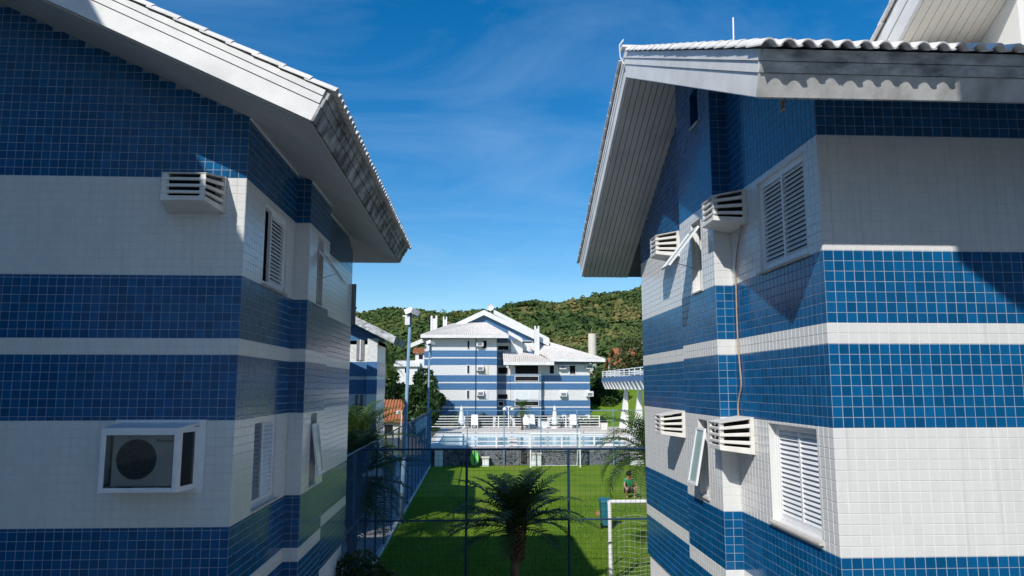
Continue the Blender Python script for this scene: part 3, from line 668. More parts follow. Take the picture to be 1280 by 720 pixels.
# ================================================================== the building with its gable towards the camera (shaded)
def left_building():
    root = thing('apartment_building', (-7.5, 12.3, 0), 'shaded blue and white tiled apartment building with gable front and stained long eave', 'building', 'tiled apartment buildings')
    XW, X2, YF, YB, XB = -2.76, -2.54, 8.6, 16.1, -13.4
    ZB = 1.75; sl = 0.455; EX, EZ, GY = -1.77, 7.80, 7.5; XR = -8.1; YE = 16.45
    sof = lambda x: EZ + sl * (EX - XR - abs(x - XR))
    bands = [(ZB, 2.50, 'blue', 'top'), (2.50, 2.69, 'white', 'even'), (2.69, 3.43, 'blue', 'bottom'), (3.43, 4.61, 'white', 'even'), (4.61, 5.36, 'blue', 'top'),
             (5.36, 5.55, 'white', 'even'), (5.55, 6.29, 'blue', 'bottom'), (6.29, 7.47, 'white', 'even'), (7.47, 10.8, 'blue', 'bottom')]
    store = []; wb = {'blue': MB(), 'white': MB(), 'bands': bands}; pt = 0.1005
    W_ = 6.2; fF = Frame((XW - W_, YF, 0), (1, 0, 0))
    tile_panel(store, fF, W_, bands, pt, [], lambda u: sof(XW - W_ + u) + 0.03, anchor_end=True)
    fA = Frame((XB, YF, 0), (1, 0, 0)); wall_base(wb, fA, XW - XB, ZB, lambda u: sof(XB + u) + 0.1, [], [XR - XB])
    f1 = Frame((XW, YF, 0), (0, 1, 0)); L1 = 11.0 - YF; y1 = lambda y: y - YF
    h1 = [(y1(9.40), y1(10.52), 6.33, 7.38), (y1(9.37), y1(10.40), 3.50, 4.60)]; t1 = sof(XW)
    tile_panel(store, f1, L1, bands, pt, h1, lambda u: t1 + 0.03); wall_base(wb, f1, L1, ZB, lambda u: t1 + 0.1, h1)
    fr_ = Frame((XW, 11.0, 0), (1, 0, 0)); t2 = sof(X2)
    tile_panel(store, fr_, X2 - XW, bands, pt, [], lambda u: t2 + 0.03, cols=2); wall_base(wb, fr_, X2 - XW, ZB, lambda u: t2 + 0.1, [])
    f2 = Frame((X2, 11.0, 0), (0, 1, 0)); L2 = 1.5; y2 = lambda y: y - 11.0
    h2 = [(y2(11.55), y2(12.0), 6.30, 7.38), (y2(11.50), y2(11.92), 3.50, 4.58)]
    tile_panel(store, f2, L2, bands, pt, h2, lambda u: t2 + 0.03); wall_base(wb, f2, L2, ZB, lambda u: t2 + 0.1, h2)
    f2r = Frame((X2, 12.5, 0), (-1, 0, 0)); tile_panel(store, f2r, X2 - XW, bands, pt, [], lambda u: t1, cols=2); wall_base(wb, f2r, X2 - XW, ZB, lambda u: t2 + 0.1, [])
    f3 = Frame((XW, 12.5, 0), (0, 1, 0)); L3 = YB - 12.5
    tile_panel(store, f3, L3, bands, pt, [], lambda u: t1 + 0.03); wall_base(wb, f3, L3, ZB, lambda u: t1 + 0.1, [])
    fb = Frame((XW, YB, 0), (-1, 0, 0)); wall_base(wb, fb, XW - XB, ZB, lambda u: EZ + sl * (YE - YB) + 0.05, [])
    fe = Frame((XB, YB, 0), (0, -1, 0)); wall_base(wb, fe, YB - YF, ZB, lambda u: sof(XB) + 0.1, [])
    wall = wb['white'].build('wall', 'grout', root); wb['blue'].build('band_backing', 'grout_blue', wall); finish_tiles(store, wall)
    mb = MB(); mb.box(XB, XW - 0.05, YF + 0.05, YB - 0.05, 0, ZB - 0.001); mb.build('plinth', 'plaster', root)
    mb = MB(); mb.box(XB + 0.02, XW - 0.02, YF + 0.02, YB - 0.02, ZB, ZB + 0.02); mb.build('floor_slab', 'plaster', root)
    window(root, f1, *h1[0], [(0.34, 1.0, 'louvre')], depth=0.04, sill=True)
    window(root, f1, *h1[1], [(0.0, 0.5, 'shaded_louvre'), (0.47, 1.0, 'louvre')], depth=0.05)  # near leaf: its shadow is put into the grey slat colour
    awning_window(root, f2, *h2[0], 7.15, 0.62, 36); awning_window(root, f2, *h2[1], 4.42, 0.78, 8)
    # roof
    T = 0.36; n = Vector((sl, 0, 1)).normalized(); m_ = Vector((-sl, 0, 1)).normalized(); EX2 = 2 * XR - EX
    zr = sof(XR); tv = T * math.sqrt(1 + sl * sl)
    A = Vector((EX, 0, EZ)); B = Vector((XR, 0, zr)); C = Vector((EX2, 0, EZ)); At, Bt, Ct = A + n * T, Vector((XR, 0, zr + tv)), C + m_ * T
    YH = YE - (EX - XR); yg = GY + 0.05; nh = Vector((0, sl, 1)).normalized()
    mb = MB(); mb.prism([(EX, yg, EZ), (EX, YE, EZ), (XR, YH, zr), (XR, yg, zr)], n * T); mb.prism([(EX2, yg, EZ), (XR, yg, zr), (XR, YH, zr), (EX2, YE, EZ)], m_ * T)
    mb.prism([(EX, YE, EZ), (EX2, YE, EZ), (XR, YH, zr)], nh * T); roof = mb.build('roof', 'roof_deck', root)
    cl, s_ = math.cos(math.atan(sl)), math.sin(math.atan(sl)); outv = Vector((cl, 0, -s_))
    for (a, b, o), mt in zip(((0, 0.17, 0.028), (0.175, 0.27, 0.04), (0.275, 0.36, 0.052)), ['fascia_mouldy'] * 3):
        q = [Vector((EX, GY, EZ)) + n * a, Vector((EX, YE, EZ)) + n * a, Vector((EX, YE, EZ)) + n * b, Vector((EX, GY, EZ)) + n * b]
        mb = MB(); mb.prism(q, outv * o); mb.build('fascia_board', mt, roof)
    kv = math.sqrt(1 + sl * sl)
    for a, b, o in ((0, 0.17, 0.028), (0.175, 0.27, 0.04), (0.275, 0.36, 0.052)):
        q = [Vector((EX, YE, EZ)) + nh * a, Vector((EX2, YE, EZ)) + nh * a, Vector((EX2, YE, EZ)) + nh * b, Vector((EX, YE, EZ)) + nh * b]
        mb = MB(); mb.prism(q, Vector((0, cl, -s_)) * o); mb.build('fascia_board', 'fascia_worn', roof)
    for yy, sg in ((GY + 0.05, -1),):
        for (x0, z0, x1, z1, e0, e1) in ((EX, EZ, XR, zr, n, Vector((0, 0, kv))), (XR, zr, EX2, EZ, Vector((0, 0, kv)), m_)):
            for a, b, o in ((0, 0.20, 0.0), (0.205, 0.29, 0.014), (0.295, 0.36, 0.028)):
                p0, p1 = Vector((x0, yy, z0)), Vector((x1, yy, z1))
                mb = MB(); mb.prism([p0 + e0 * a, p1 + e1 * a, p1 + e1 * b, p0 + e0 * b], (0, sg * (0.05 + o), 0)); mb.build('rake_board', 'fascia_white', roof)
    # soffit boards: gable overhang, then long eave, then far overhang
    def sboard(q, nn): mb = MB(); mb.prism([Vector(p) - Vector((0, 0, 0.001)) for p in q], -nn * 0.014); mb.build('soffit_board', 'soffit', roof)
    for k in range(10):
        a = GY + 0.055 + k * 0.105; b = a + 0.094
        sboard([(EX - 0.01, a, sof(EX - 0.01)), (XR, a, zr), (XR, b, zr), (EX - 0.01, b, sof(EX - 0.01))], n)
        sboard([(EX2, a, EZ), (XR, a, zr), (XR, b, zr), (EX2, b, EZ)], m_)
    for k in range(11):
        a = EX - 0.01 - k * 0.1; b = a - 0.093
        sboard([(a, YF + 0.005, sof(a)), (b, YF + 0.005, sof(b)), (b, YE - (EX - b), sof(b)), (a, YE - (EX - a), sof(a))], n)
    for k in range(11):
        d0 = 0.01 + k * 0.1; d1 = d0 + 0.093; sboard([(EX - d0, YE - d0, EZ + sl * d0), (EX2 + d0, YE - d0, EZ + sl * d0), (EX2 + d1, YE - d1, EZ + sl * d1), (EX - d1, YE - d1, EZ + sl * d1)], nh)
    # cornice strip where the soffit meets the tiles
    for (x, a, b) in ((XW, YF, 11.0), (X2, 11.0, 12.5), (XW, 12.5, YB)):
        mb = MB(); mb.box(x - 0.002, x + 0.02, a, b, sof(x) - 0.045, sof(x) - 0.02); mb.build('cornice_strip', 'alu_white', roof)
    nr = int((EX - XR) / cl / 0.31) + 1; nc = int((YE - GY + 0.08) / 0.1666)
    up = Vector((-cl, 0, s_)); o1 = Vector((At.x, GY - 0.05, At.z)) + n * 0.01 - up * 0.11
    lay_tiles(roof, o1, (0, 1, 0), up, nc, nr, 0.1666, 0.31, lambda r, c: r == 0 or c == 0, lambda p: p.y < YE + 0.05 - (At.x - p.x))
    up2 = Vector((cl, 0, s_)); o2 = Vector((Ct.x, GY - 0.05 + nc * 0.1666, Ct.z)) + m_ * 0.01 - up2 * 0.07
    lay_tiles(roof, o2, (0, -1, 0), up2, nc, nr, 0.1666, 0.31, lambda r, c: False, lambda p: p.y < YE + 0.05 - (p.x - Ct.x))
    uph = Vector((0, -cl, s_)); oh = Vector((At.x, YE, EZ)) + nh * (T + 0.01) - uph * 0.09
    lay_tiles(roof, oh, (-1, 0, 0), uph, int((At.x - Ct.x) / 0.1666), nr, 0.1666, 0.31, lambda r, c: False, lambda p: At.x - p.x > YE - p.y - 0.1 and p.x - Ct.x > YE - p.y - 0.1)
    # air conditioner covers
    ac_cover(fA, -3.33 - XB, 7.03, 'cream louvred air conditioner cover high on the shaded gable wall in a sun patch', 0.68, 0.45, 0.42)
    ac_cover(fA, -5.90 - XB, 5.90, 'white louvred air conditioner cover cut by the edge of the shaded gable wall', 0.68, 0.45, 0.30)
    # glazed box with an outdoor unit
    u0, u1, z0, z1, p = -4.02 - XB, -3.14 - XB, 3.86, 4.58, 0.44
    base = fA.P((u0 + u1) / 2, z0, 0); bx = thing('glazed_unit_box', base, 'white framed glass box holding a fan unit on the shaded tiled wall', 'air conditioner')
    fr = fA; tp = 0.06
    mb = MB(); fr.box(mb, u0 - 0.06, u1 + 0.07, z1 - 0.02, z1 + 0.04, 0.006, 0.03); fr.box(mb, u0 - 0.06, u1 + 0.07, z0 - 0.05, z0, 0.006, 0.03)
    fr.box(mb, u0 - 0.06, u0 + 0.01, z0, z1 - 0.02, 0.006, 0.03); fr.box(mb, u1 - 0.01, u1 + 0.07, z0, z1 - 0.02, 0.006, 0.03); mb.build('wall_flange', 'plastic_white', bx)
    def C(u, z, d): # tapered box coordinates
        return fr.P(u, z, d)
    a0, a1 = u0, u1 - tp
    mb = MB(); mb.hexa([C(a0, z1 - 0.06, p), C(a1, z1 - 0.06, p), C(u1, z1 - 0.02, 0.03), C(u0, z1 - 0.02, 0.03), C(a0, z1 - 0.03, p), C(a1, z1 - 0.03, p), C(u1, z1 + 0.012, 0.03), C(u0, z1 + 0.012, 0.03)]); mb.build('top_plate', 'plastic_white', bx)
    mb = MB(); mb.hexa([C(a0, z0 + 0.01, p), C(a1, z0 + 0.01, p), C(u1, z0, 0.03), C(u0, z0, 0.03), C(a0, z0 + 0.035, p), C(a1, z0 + 0.035, p), C(u1, z0 + 0.03, 0.03), C(u0, z0 + 0.03, 0.03)]); mb.build('bottom_plate', 'plastic_white', bx)
    fw = 0.05; b0, b1 = z0 + 0.01, z1 - 0.035
    mb = MB(); fr.box(mb, a0, a0 + fw, b0, b1, p - 0.03, p + 0.006); fr.box(mb, a1 - fw, a1, b0, b1, p - 0.03, p + 0.006); fr.box(mb, a0 + fw, a1 - fw, b1 - fw - 0.02, b1, p - 0.03, p + 0.006); fr.box(mb, a0 + fw, a1 - fw, b0, b0 + fw, p - 0.03, p + 0.006); ff = mb.build('front_frame', 'plastic_white', bx)
    bv = ff.modifiers.new('bevel', 'BEVEL'); bv.width = 0.006; bv.segments = 2
    mb = MB(); fr.box(mb, a0 + fw, a1 - fw, b0 + fw, b1 - fw - 0.02, p - 0.016, p - 0.010); mb.build('front_glass', 'glass_dark', bx)
    for uu_f, uu_w, sg in ((a1, u1, 1), (a0, u0, -1)):
        def G(t, z, k=0.0): # along the side from front t=0 to wall t=1
            return fr.P(uu_f + (uu_w - uu_f) * t - sg * k, z, (p - 0.03) * (1 - t) + 0.03 * t)
        mb = MB()
        for t0, t1, c0, c1 in ((0, 0.13, b0, b1), (0.82, 1, b0, b1), (0.13, 0.82, b1 - fw, b1), (0.13, 0.82, b0, b0 + fw)):
            mb.hexa([G(t0, c0), G(t1, c0), G(t1, c0, 0.02), G(t0, c0, 0.02), G(t0, c1), G(t1, c1), G(t1, c1, 0.02), G(t0, c1, 0.02)])
        mb.build('side_frame', 'plastic_white', bx)
        mb = MB(); mb.hexa([G(0.13, b0 + fw, 0.008), G(0.82, b0 + fw, 0.008), G(0.82, b0 + fw, 0.013), G(0.13, b0 + fw, 0.013), G(0.13, b1 - fw, 0.008), G(0.82, b1 - fw, 0.008), G(0.82, b1 - fw, 0.013), G(0.13, b1 - fw, 0.013)]); mb.build('side_glass', 'glass_dark', bx)
    # the fan unit inside
    ub = fr.P((u0 + u1) / 2, z0 + 0.05, 0.2); un = thing('fan_unit', ub, 'white outdoor fan unit with dark round grille behind the glass', 'air conditioner')
    e0, e1, g0, g1, dq = a0 + 0.075, a1 - 0.07, z0 + 0.06, z1 - 0.10, p - 0.10
    mb = MB(); fr.box(mb, e0, e1, g0, g1, 0.10, dq); cs = mb.build('casing', 'plastic_white', un)
    bv = cs.modifiers.new('bevel', 'BEVEL'); bv.width = 0.012; bv.segments = 2
    cu, cz, rr = e0 + 0.265, (g0 + g1) / 2 + 0.01, 0.215
    ring = [fr.P(cu + math.cos(t) * rr, cz + math.sin(t) * rr, dq + 0.002) for t in [2 * math.pi * i / 40 for i in range(40)]]
    mb = MB(); mb.prism(ring, fr.n * 0.004); gr = mb.build('fan_opening', 'fan_dark', un)
    for q in (0.2, 0.14, 0.08):
        mb = MB(); mb.tube([fr.P(cu + math.cos(t) * q, cz + math.sin(t) * q, dq + 0.013) for t in [2 * math.pi * i / 32 for i in range(33)]], 0.0025, 5, False); mb.build('grille_ring', 'grey_slat', gr)
    for k in range(9):
        xx = -0.18 + k * 0.045; hh = math.sqrt(max(0.0, rr * rr - xx * xx)); mb = MB(); mb.tube([fr.P(cu + xx, cz - hh, dq + 0.013), fr.P(cu + xx, cz + hh, dq + 0.013)], 0.002, 5); mb.build('grille_bar', 'grey_slat', gr)
    for q in (0.06, 0.5):
        mb = MB(); fr.box(mb, e0 + q, e0 + q + 0.09, g0 - 0.03, g0, 0.12, dq - 0.02); mb.build('foot', 'dark_inside', un)
    text_on(un, 'Electrolux', fr, e1 - 0.205, g1 - 0.085, dq + 0.004, 0.042)
    # hanging hook / bracket at the far corner
    mb = MB(); mb.box(XW - 0.08, XW + 0.09, YB + 0.03, YB + 0.07, 6.35, 7.25); sh = mb.build('open_shutter', 'grey_slat', root)
def text_on(parent, s, fr, u, z, d, size):
    c = bpy.data.curves.new('lettering', 'FONT'); c.body = s; c.size = size; c.extrude = 0.0006; c.offset = 0.0004
    o = bpy.data.objects.new('lettering', c); COL.objects.link(o)
    dg = bpy.context.evaluated_depsgraph_get(); dg.update()
    me = bpy.data.meshes.new_from_object(o.evaluated_get(dg)); bpy.data.objects.remove(o)
    me.materials.clear(); me.materials.append(MAT['lettering'])
    rot = Matrix((fr.u, Z3, fr.n)).transposed()
    return inst('lettering', me, parent, fr.P(u, z, d), rot)
left_building()

# ================================================================== other blocks of the estate
BANDS3 = [(1.64, 2.47, 'far_blue'), (2.65, 3.34, 'far_blue'), (4.59, 5.34, 'far_blue'), (5.52, 6.27, 'far_blue')]
BANDS4 = BANDS3 + [(7.48, 8.23, 'far_blue'), (8.42, 9.17, 'far_blue')]
def banded(root, x0, x1, y0, y1, z0, z1, bands, proud=0.02):
    mb = MB(); mb.box(x0, x1, y0, y1, z0, z1); w = mb.build('wall', 'far_white', root)
    for a, b, m in bands:
        a, b = max(a, z0 + 0.001), min(b, z1 - 0.001)
        if b > a: mb = MB(); mb.box(x0 - proud, x1 + proud, y0 - proud, y1 + proud, a, b); mb.build('blue_band', m, w)
    return w
def gable_y(root, x0, x1, y0, y1, ez, sl, over=1.0, T=0.36, mat='fascia_white', eave_mat='fascia_mouldy'):
    """gable roof, ridge along y; ez is the underside of the eave"""
    ea, eb = x0 - over, x1 + over; xm = (ea + eb) / 2; zr = ez + sl * (eb - xm); g0, g1 = y0 - over, y1 + over; tv = T * math.sqrt(1 + sl * sl)
    mb = MB()
    mb.prism([(eb, g0, ez), (eb + T * 0.3, g0, ez + T), (xm, g0, zr + tv), (xm, g0, zr)], (0, g1 - g0, 0)); mb.prism([(ea, g0, ez), (xm, g0, zr), (xm, g0, zr + tv), (ea - T * 0.3, g0, ez + T)], (0, g1 - g0, 0))
    r = mb.build('roof', 'roof_far', root)
    for yy, s in ((g0, -1), (g1, 1)):
        for e, q in ((eb, 1), (ea, -1)):
            mb = MB(); mb.prism([(e, yy, ez - 0.01), (e + q * T * 0.3, yy, ez + T), (xm, yy, zr + tv), (xm, yy, zr - 0.01)], (0, s * 0.05, 0)); mb.build('rake_board', mat, r)
    for e, q in ((eb, 1), (ea, -1)):
        mb = MB(); mb.prism([(e, g0 + 0.01, ez - 0.01), (e + q * T * 0.3, g0 + 0.01, ez + T), (e + q * T * 0.3, g1 - 0.01, ez + T), (e, g1 - 0.01, ez - 0.01)], (q * 0.05, 0, 0)); mb.build('fascia_board', eave_mat, r)
    mb = MB(); mb.prism([(x0, y0, ez), (x1, y0, ez), (x1, y0, ez + sl * over), (xm, y0, zr - 0.02), (x0, y0, ez + sl * over)], (0, y1 - y0, 0)); mb.build('gable_wall', 'far_blue', r)
    return r
# block between (mostly hidden) whose roof throws shade on the pitch
b1 = thing('apartment_building', (-12, 24, 0), 'blue and white banded block hidden behind the shaded gable building', 'building', 'tiled apartment buildings')
banded(b1, -17, -5.9, 22.3, 28.0, 0, 7.9, BANDS3); gable_y(b1, -17, -5.9, 22.3, 28.0, 7.75, 0.455)
banded(b1, -18, -7.4, 28.01, 34.5, 0, 8.4, BANDS3); gable_y(b1, -18, -7.4, 29.2, 34.5, 8.2, 0.455)  # unseen second wing, added to shade the front of the next block
# block further along the path, gable to the camera
b2 = thing('apartment_building', (-10, 43, 0), 'distant blue and white block past the shaded building with grey rake', 'building', 'tiled apartment buildings')
banded(b2, -16, -5.24, 39.1, 42.5, 0, 7.4, BANDS3)
r2 = gable_y(b2, -16, -5.24, 39.1, 42.5, 7.2, 0.50, over=0.95, mat='fascia_worn')  # rake takes the blotchy grey board material
mb = MB(); mb.box(-5.72, -5.20, 38.7, 39.09, 1.64, 7.5); pil = mb.build('corner_pier', 'far_white', b2)
for a, b, m in BANDS3: mb = MB(); mb.box(-5.74, -5.18, 38.68, 39.07, a, b); mb.build('blue_band', m, pil)
for zz in (6.35, 3.45):
    mb = MB(); mb.box(-6.35, -5.95, 39.05, 39.09, zz, zz + 1.1); w = mb.build('window', 'grey_slat', b2); mb = MB(); mb.box(-6.18, -6.12, 39.02, 39.055, zz, zz + 1.1); mb.build('mullion', 'alu_white', w)
# blocks behind the camera: their eaves throw the shade seen on the tiled walls
b3 = thing('apartment_building', (-13, -4, 0), 'tall banded block standing beside the viewpoint, out of the picture', 'building', 'tiled apartment buildings')
ezL = 12.6; exL = (1.08 - 0.557 * (ezL + 0.36)) / 0.947
banded(b3, exL - 1.1 - 11, exL - 1.1, -13, 3.0, 0, ezL + 0.2, BANDS4); gable_y(b3, exL - 1.1 - 11, exL - 1.1, -13, 3.0, ezL, 0.455, over=1.0)
b4 = thing('apartment_building', (8, -5, 0), 'tall banded block opposite the sunlit eave, out of the picture', 'building', 'tiled apartment buildings')
s = 6.5; ex, ey, ez = 4.93 - 0.557 * s, 7.1 - s, 6.26 + 0.947 * s
banded(b4, ex + 1.1, ex + 12, ey - 11, ey - 1.1, 0, ez + 0.4, BANDS4)
mb = MB(); sl = 0.49; ym = ey - 6
mb.prism([(ex, ey, ez), (ex, ey + 0.15, ez + 0.42), (ex, ym, ez + 6 * sl + 0.45), (ex, ym, ez + 6 * sl)], (13, 0, 0)); mb.prism([(ex, ym, ez + 6 * sl), (ex, ym, ez + 6 * sl + 0.45), (ex, ym - 6.15, ez + 0.42), (ex, ym - 6, ez)], (13, 0, 0))
mb.build('roof', 'roof_far', b4)
mb = MB(); mb.prism([(ex + 1.1, ey - 1.1, ez + 0.4), (ex + 1.1, ym, ez + 6 * sl - 0.02), (ex + 1.1, ym - 4.9, ez + 0.4)], (10.9, 0, 0)); mb.build('gable_wall', 'far_blue', b4)

# ================================================================== far banded building beyond the pool
def far_building():
    Y = 86.0
    root = thing('apartment_building', (4, 92, 0), 'white and blue banded apartment building with pale hipped roofs beyond the pool', 'building')
    FB = [(1.64, 2.47), (2.65, 3.34), (4.59, 5.34), (5.52, 6.27), (7.48, 8.23), (8.42, 9.17)]
    def block(x0, x1, y0, y1, z0, z1, bands, wm='far_white'):
        mb = MB(); mb.box(x0, x1, y0, y1, z0, z1); w = mb.build('wall', wm, root)
        for a, b in bands:
            if b <= z1 and a >= z0: mb = MB(); mb.box(x0 - 0.03, x1 + 0.03, y0 - 0.03, y1 + 0.03, a, b); mb.build('blue_band', 'far_blue', w)
        return w
    wl = block(-5.2, 2.45, Y, Y + 9, 1.64, 10.6, FB)
    wm_ = block(-6.2, 7.6, Y + 2.2, Y + 12, 1.64, 10.2, FB)
    wr = block(7.66, 13.55, Y + 0.6, Y + 9, 1.64, 8.0, FB[:4] + [(7.55, 7.95)])
    wb_ = block(4.1, 7.66, Y - 0.2, Y + 3, 1.64, 7.75, FB[:4])
    # columns of the open ground floor
    for x, w in ((-4.9, 0.62), (-0.05, 0.35), (2.2, 0.3), (4.3, 0.6), (7.5, 0.35), (10.4, 0.5), (13.2, 0.5)):
        mb = MB(); mb.box(x - w / 2, x + w / 2, Y + 0.2, Y + 0.8, 0, 1.64); mb.build('column', 'plaster', root)
    mb = MB(); mb.box(-6.2, 13.2, Y + 3.5, Y + 9, 0, 1.64); mb.build('garage_wall', 'grey_slat', root)
    mb = MB(); mb.box(8.5, 13.3, Y + 0.9, Y + 1.2, 0, 1.62); mb.build('low_wall', 'plaster', root)
    # downpipe
    mb = MB(); mb.box(-0.06, 0.03, Y - 0.10, Y - 0.035, 1.2, 10.6); mb.build('downpipe', 'net_dark', root)
    def win(x0, x1, z0, z1, yy, mat='dark_inside', fm='alu_white'):
        mb = MB(); mb.box(x0, x1, yy - 0.05, yy - 0.005, z0, z1); w = mb.build('window', fm, root)
        mb = MB(); e = 0.07; mb.box(x0 + e, x1 - e, yy - 0.07, yy - 0.049, z0 + e, z1 - e); mb.build('pane', mat, w)
    for z0 in (3.45, 6.38, 9.28):
        win(-1.08, -0.72, z0 + 0.05, z0 + 1.1, Y)
    win(0.65, 1.32, 9.35, 10.4, Y); win(0.7, 1.5, 6.38, 7.4, Y, 'cream', 'cream'); win(0.75, 1.45, 3.5, 4.5, Y, 'far_white')
    for x0, x1, z0, z1, m in ((8.7, 9.35, 6.40, 7.5, 'dark_inside'), (11.1, 11.9, 6.40, 7.5, 'dark_inside'), (9.9, 11.0, 3.4, 4.5, 'curtain')): win(x0, x1, z0, z1, Y + 0.6, m)
    # balcony bays
    yb = Y - 0.2
    for x0, x1, z0, z1, m in ((4.55, 7.4, 6.36, 7.6, 'dark_inside'), (4.55, 7.4, 5.56, 6.2, 'dark_inside'), (4.55, 7.4, 3.40, 4.52, 'curtain'), (4.55, 7.4, 2.70, 3.3, 'dark_inside')): win(x0, x1, z0, z1, yb - 0.03, m)
    for x0, x1, z0, z1 in ((2.6, 3.9, 6.4, 7.3), (2.6, 3.9, 3.4, 4.1), (2.7, 3.4, 2.6, 3.2), (2.6, 4.0, 9.3, 9.9)): win(x0, x1, z0, z1, Y + 2.2)
    # roofs with tile ribs
    def ribs(poly_a, poly_b, n, nn, roof):   # thin raised rows from eave line a to top line b
        mb = MB(); a0, a1 = map(Vector, poly_a); b0, b1 = map(Vector, poly_b); nn = Vector(nn).normalized()
        for i in range(n):
            t = (i + 0.5) / n; p, q = a0.lerp(a1, t), b0.lerp(b1, t); mb.tube([p + nn * 0.01, q + nn * 0.01], 0.06, 5)
        o = mb.build('roof_tile_rows', 'roof_far', roof); o['kind'] = 'stuff'
    def slope(a0, a1, b0, b1, th=0.3, fascia=0.35):
        mb = MB(); q = [Vector(a0), Vector(a1), Vector(b1), Vector(b0)]
        if (q[3] - q[2]).length < 1e-6: q = q[:3]
        mb.prism(q, (0, 0, -th)); r = mb.build('roof', 'roof_far', root)
        n_ = (Vector(a1) - Vector(a0)).cross(Vector(b0) - Vector(a0)); ribs((a0, a1), (b0, b1), max(4, int((Vector(a1) - Vector(a0)).length / 0.24)), n_, r)
        d = (Vector(a1) - Vector(a0)).normalized(); o = d.cross(Z3).normalized()
        mb = MB(); mb.prism([Vector(a0) - Z3 * 0.02, Vector(a1) - Z3 * 0.02, Vector(a1) - Z3 * (fascia + 0.02), Vector(a0) - Z3 * (fascia + 0.02)], o * 0.08); mb.build('fascia_board', 'fascia_white', r)
        return r
    slope((-6.4, Y - 1, 10.95), (3.75, Y - 1, 10.95), (-2.9, Y + 2.2, 12.5), (1.2, Y + 2.2, 12.65))
    slope((3.75, Y - 1, 10.95), (3.9, Y + 6, 11.0), (1.2, Y + 2.2, 12.65), (1.2, Y + 2.25, 12.65))
    slope((-6.4, Y + 6, 10.95), (-6.4, Y - 1, 10.95), (-2.9, Y + 3, 12.5), (-2.9, Y + 2.2, 12.5))
    slope((3.2, Y - 1.3, 7.80), (9.1, Y - 1.3, 7.80), (3.2, Y + 1.9, 9.4), (9.1, Y + 0.9, 8.45))
    slope((9.0, Y - 0.6, 8.25), (15.2, Y - 0.6, 8.20), (5.6, Y + 3.2, 10.4), (8.8, Y + 3.2, 10.4))
    slope((15.2, Y - 0.6, 8.20), (15.2, Y + 9, 8.20), (8.8, Y + 3.2, 10.4), (8.8, Y + 3.25, 10.4))
    # big gables: blue infill and white rakes
    def rake(x0, z0, x1, z1, yy, h=0.62, dep=0.5):
        mb = MB(); mb.prism([(x0, yy, z0), (x1, yy, z1), (x1, yy, z1 - h), (x0, yy, z0 - h)], (0, dep, 0)); mb.build('rake_board', 'fascia_white', root)
    mb = MB(); mb.prism([(-4.4, Y + 2.6, 10.9), (9.2, Y + 2.6, 9.2), (9.2, Y + 2.6, 9.95), (0.95, Y + 2.6, 13.6)], (0, 2, 0)); mb.build('gable_wall', 'far_blue', root)
    rake(-4.8, 11.45, 0.93, 14.2, Y + 2.0); rake(0.93, 14.2, 8.85, 10.45, Y + 2.0)
    rake(3.85, 11.55, 5.45, 10.65, Y + 0.2, 0.45); rake(-8.0, 10.0, -5.6, 11.0, Y + 1.5, 0.5)
    rake(2.2, 14.55, 9.2, 11.0, Y + 5.0, 0.55); 
    mb = MB(); mb.prism([(2.2, Y + 5.6, 14.0), (9.0, Y + 5.6, 10.5), (9.0, Y + 5.6, 9), (2.2, Y + 5.6, 9)], (0, 3, 0)); mb.build('gable_wall', 'far_blue', root)
    mb = MB(); mb.prism([(0.93, Y + 2.02, 14.19), (-4.8, Y + 2.02, 11.44), (-4.8, Y + 9, 11.44), (0.93, Y + 9, 14.19)], (0, 0, -0.25)); mb.build('roof', 'roof_far', root)
    mb = MB(); mb.prism([(0.93, Y + 2.02, 14.19), (8.85, Y + 2.02, 10.44), (8.85, Y + 4.6, 10.44), (0.93, Y + 4.6, 14.19)], (0, 0, -0.25)); mb.build('roof', 'roof_far', root)
    # attic terrace windows
    win(5.2, 6.9, 10.0, 10.5, Y + 2.55)
    mb = MB(); mb.box(4.2, 5.6, Y + 1.2, Y + 2.5, 8.6, 10.6); mb.build('attic_wall', 'far_white', root)
    # chimneys: two piers with a slot
    for x0, x1, z0, z1, yy in ((-5.55, -4.75, 11.0, 13.5, Y + 2.4), (-4.1, -3.6, 11.5, 13.5, Y + 3.5), (7.02, 7.6, 8.7, 12.2, Y + 1.0)):
        w = x1 - x0; mb = MB(); mb.box(x0, x0 + w * 0.28, yy, yy + 0.7, z0, z1); mb.box(x1 - w * 0.28, x1, yy, yy + 0.7, z0, z1); mb.box(x0 + w * 0.28, x1 - w * 0.28, yy + 0.05, yy + 0.65, z0, z1 - 0.35); mb.build('chimney', 'plaster', root)
    # satellite dish
    mb = MB(); c = Vector((1.7, Y + 2.0, 14.5)); k = 14
    prev = None
    for ri, r in enumerate((0.02, 0.16, 0.30, 0.40)):
        ringv = [c + Vector((math.cos(2 * math.pi * j / k) * r, -0.12 * (r / 0.4) ** 2, math.sin(2 * math.pi * j / k) * r)) for j in range(k)]
        n0 = len(mb.v); mb.v.extend([tuple(v) for v in ringv])
        if ri: 
            for j in range(k): mb.f.append((n0 - k + j, n0 - k + (j + 1) % k, n0 + (j + 1) % k, n0 + j))
    mb.tube([c, c + Vector((0, 0.25, -0.9))], 0.03, 6)
    single(mb, 'satellite_dish', 'rail_white', (1.7, Y + 2.2, 13.6), 'white satellite dish on the ridge of the far banded building', 'satellite dish')
    # window units
    AL = ['top floor beside the small dark window', 'middle floor above a beige panel', 'lowest floor by the downpipe', 'upper floor between two dark windows', 'upper floor at the outer corner', 'lower floor beside the balcony bay', 'lower floor at the outer corner']
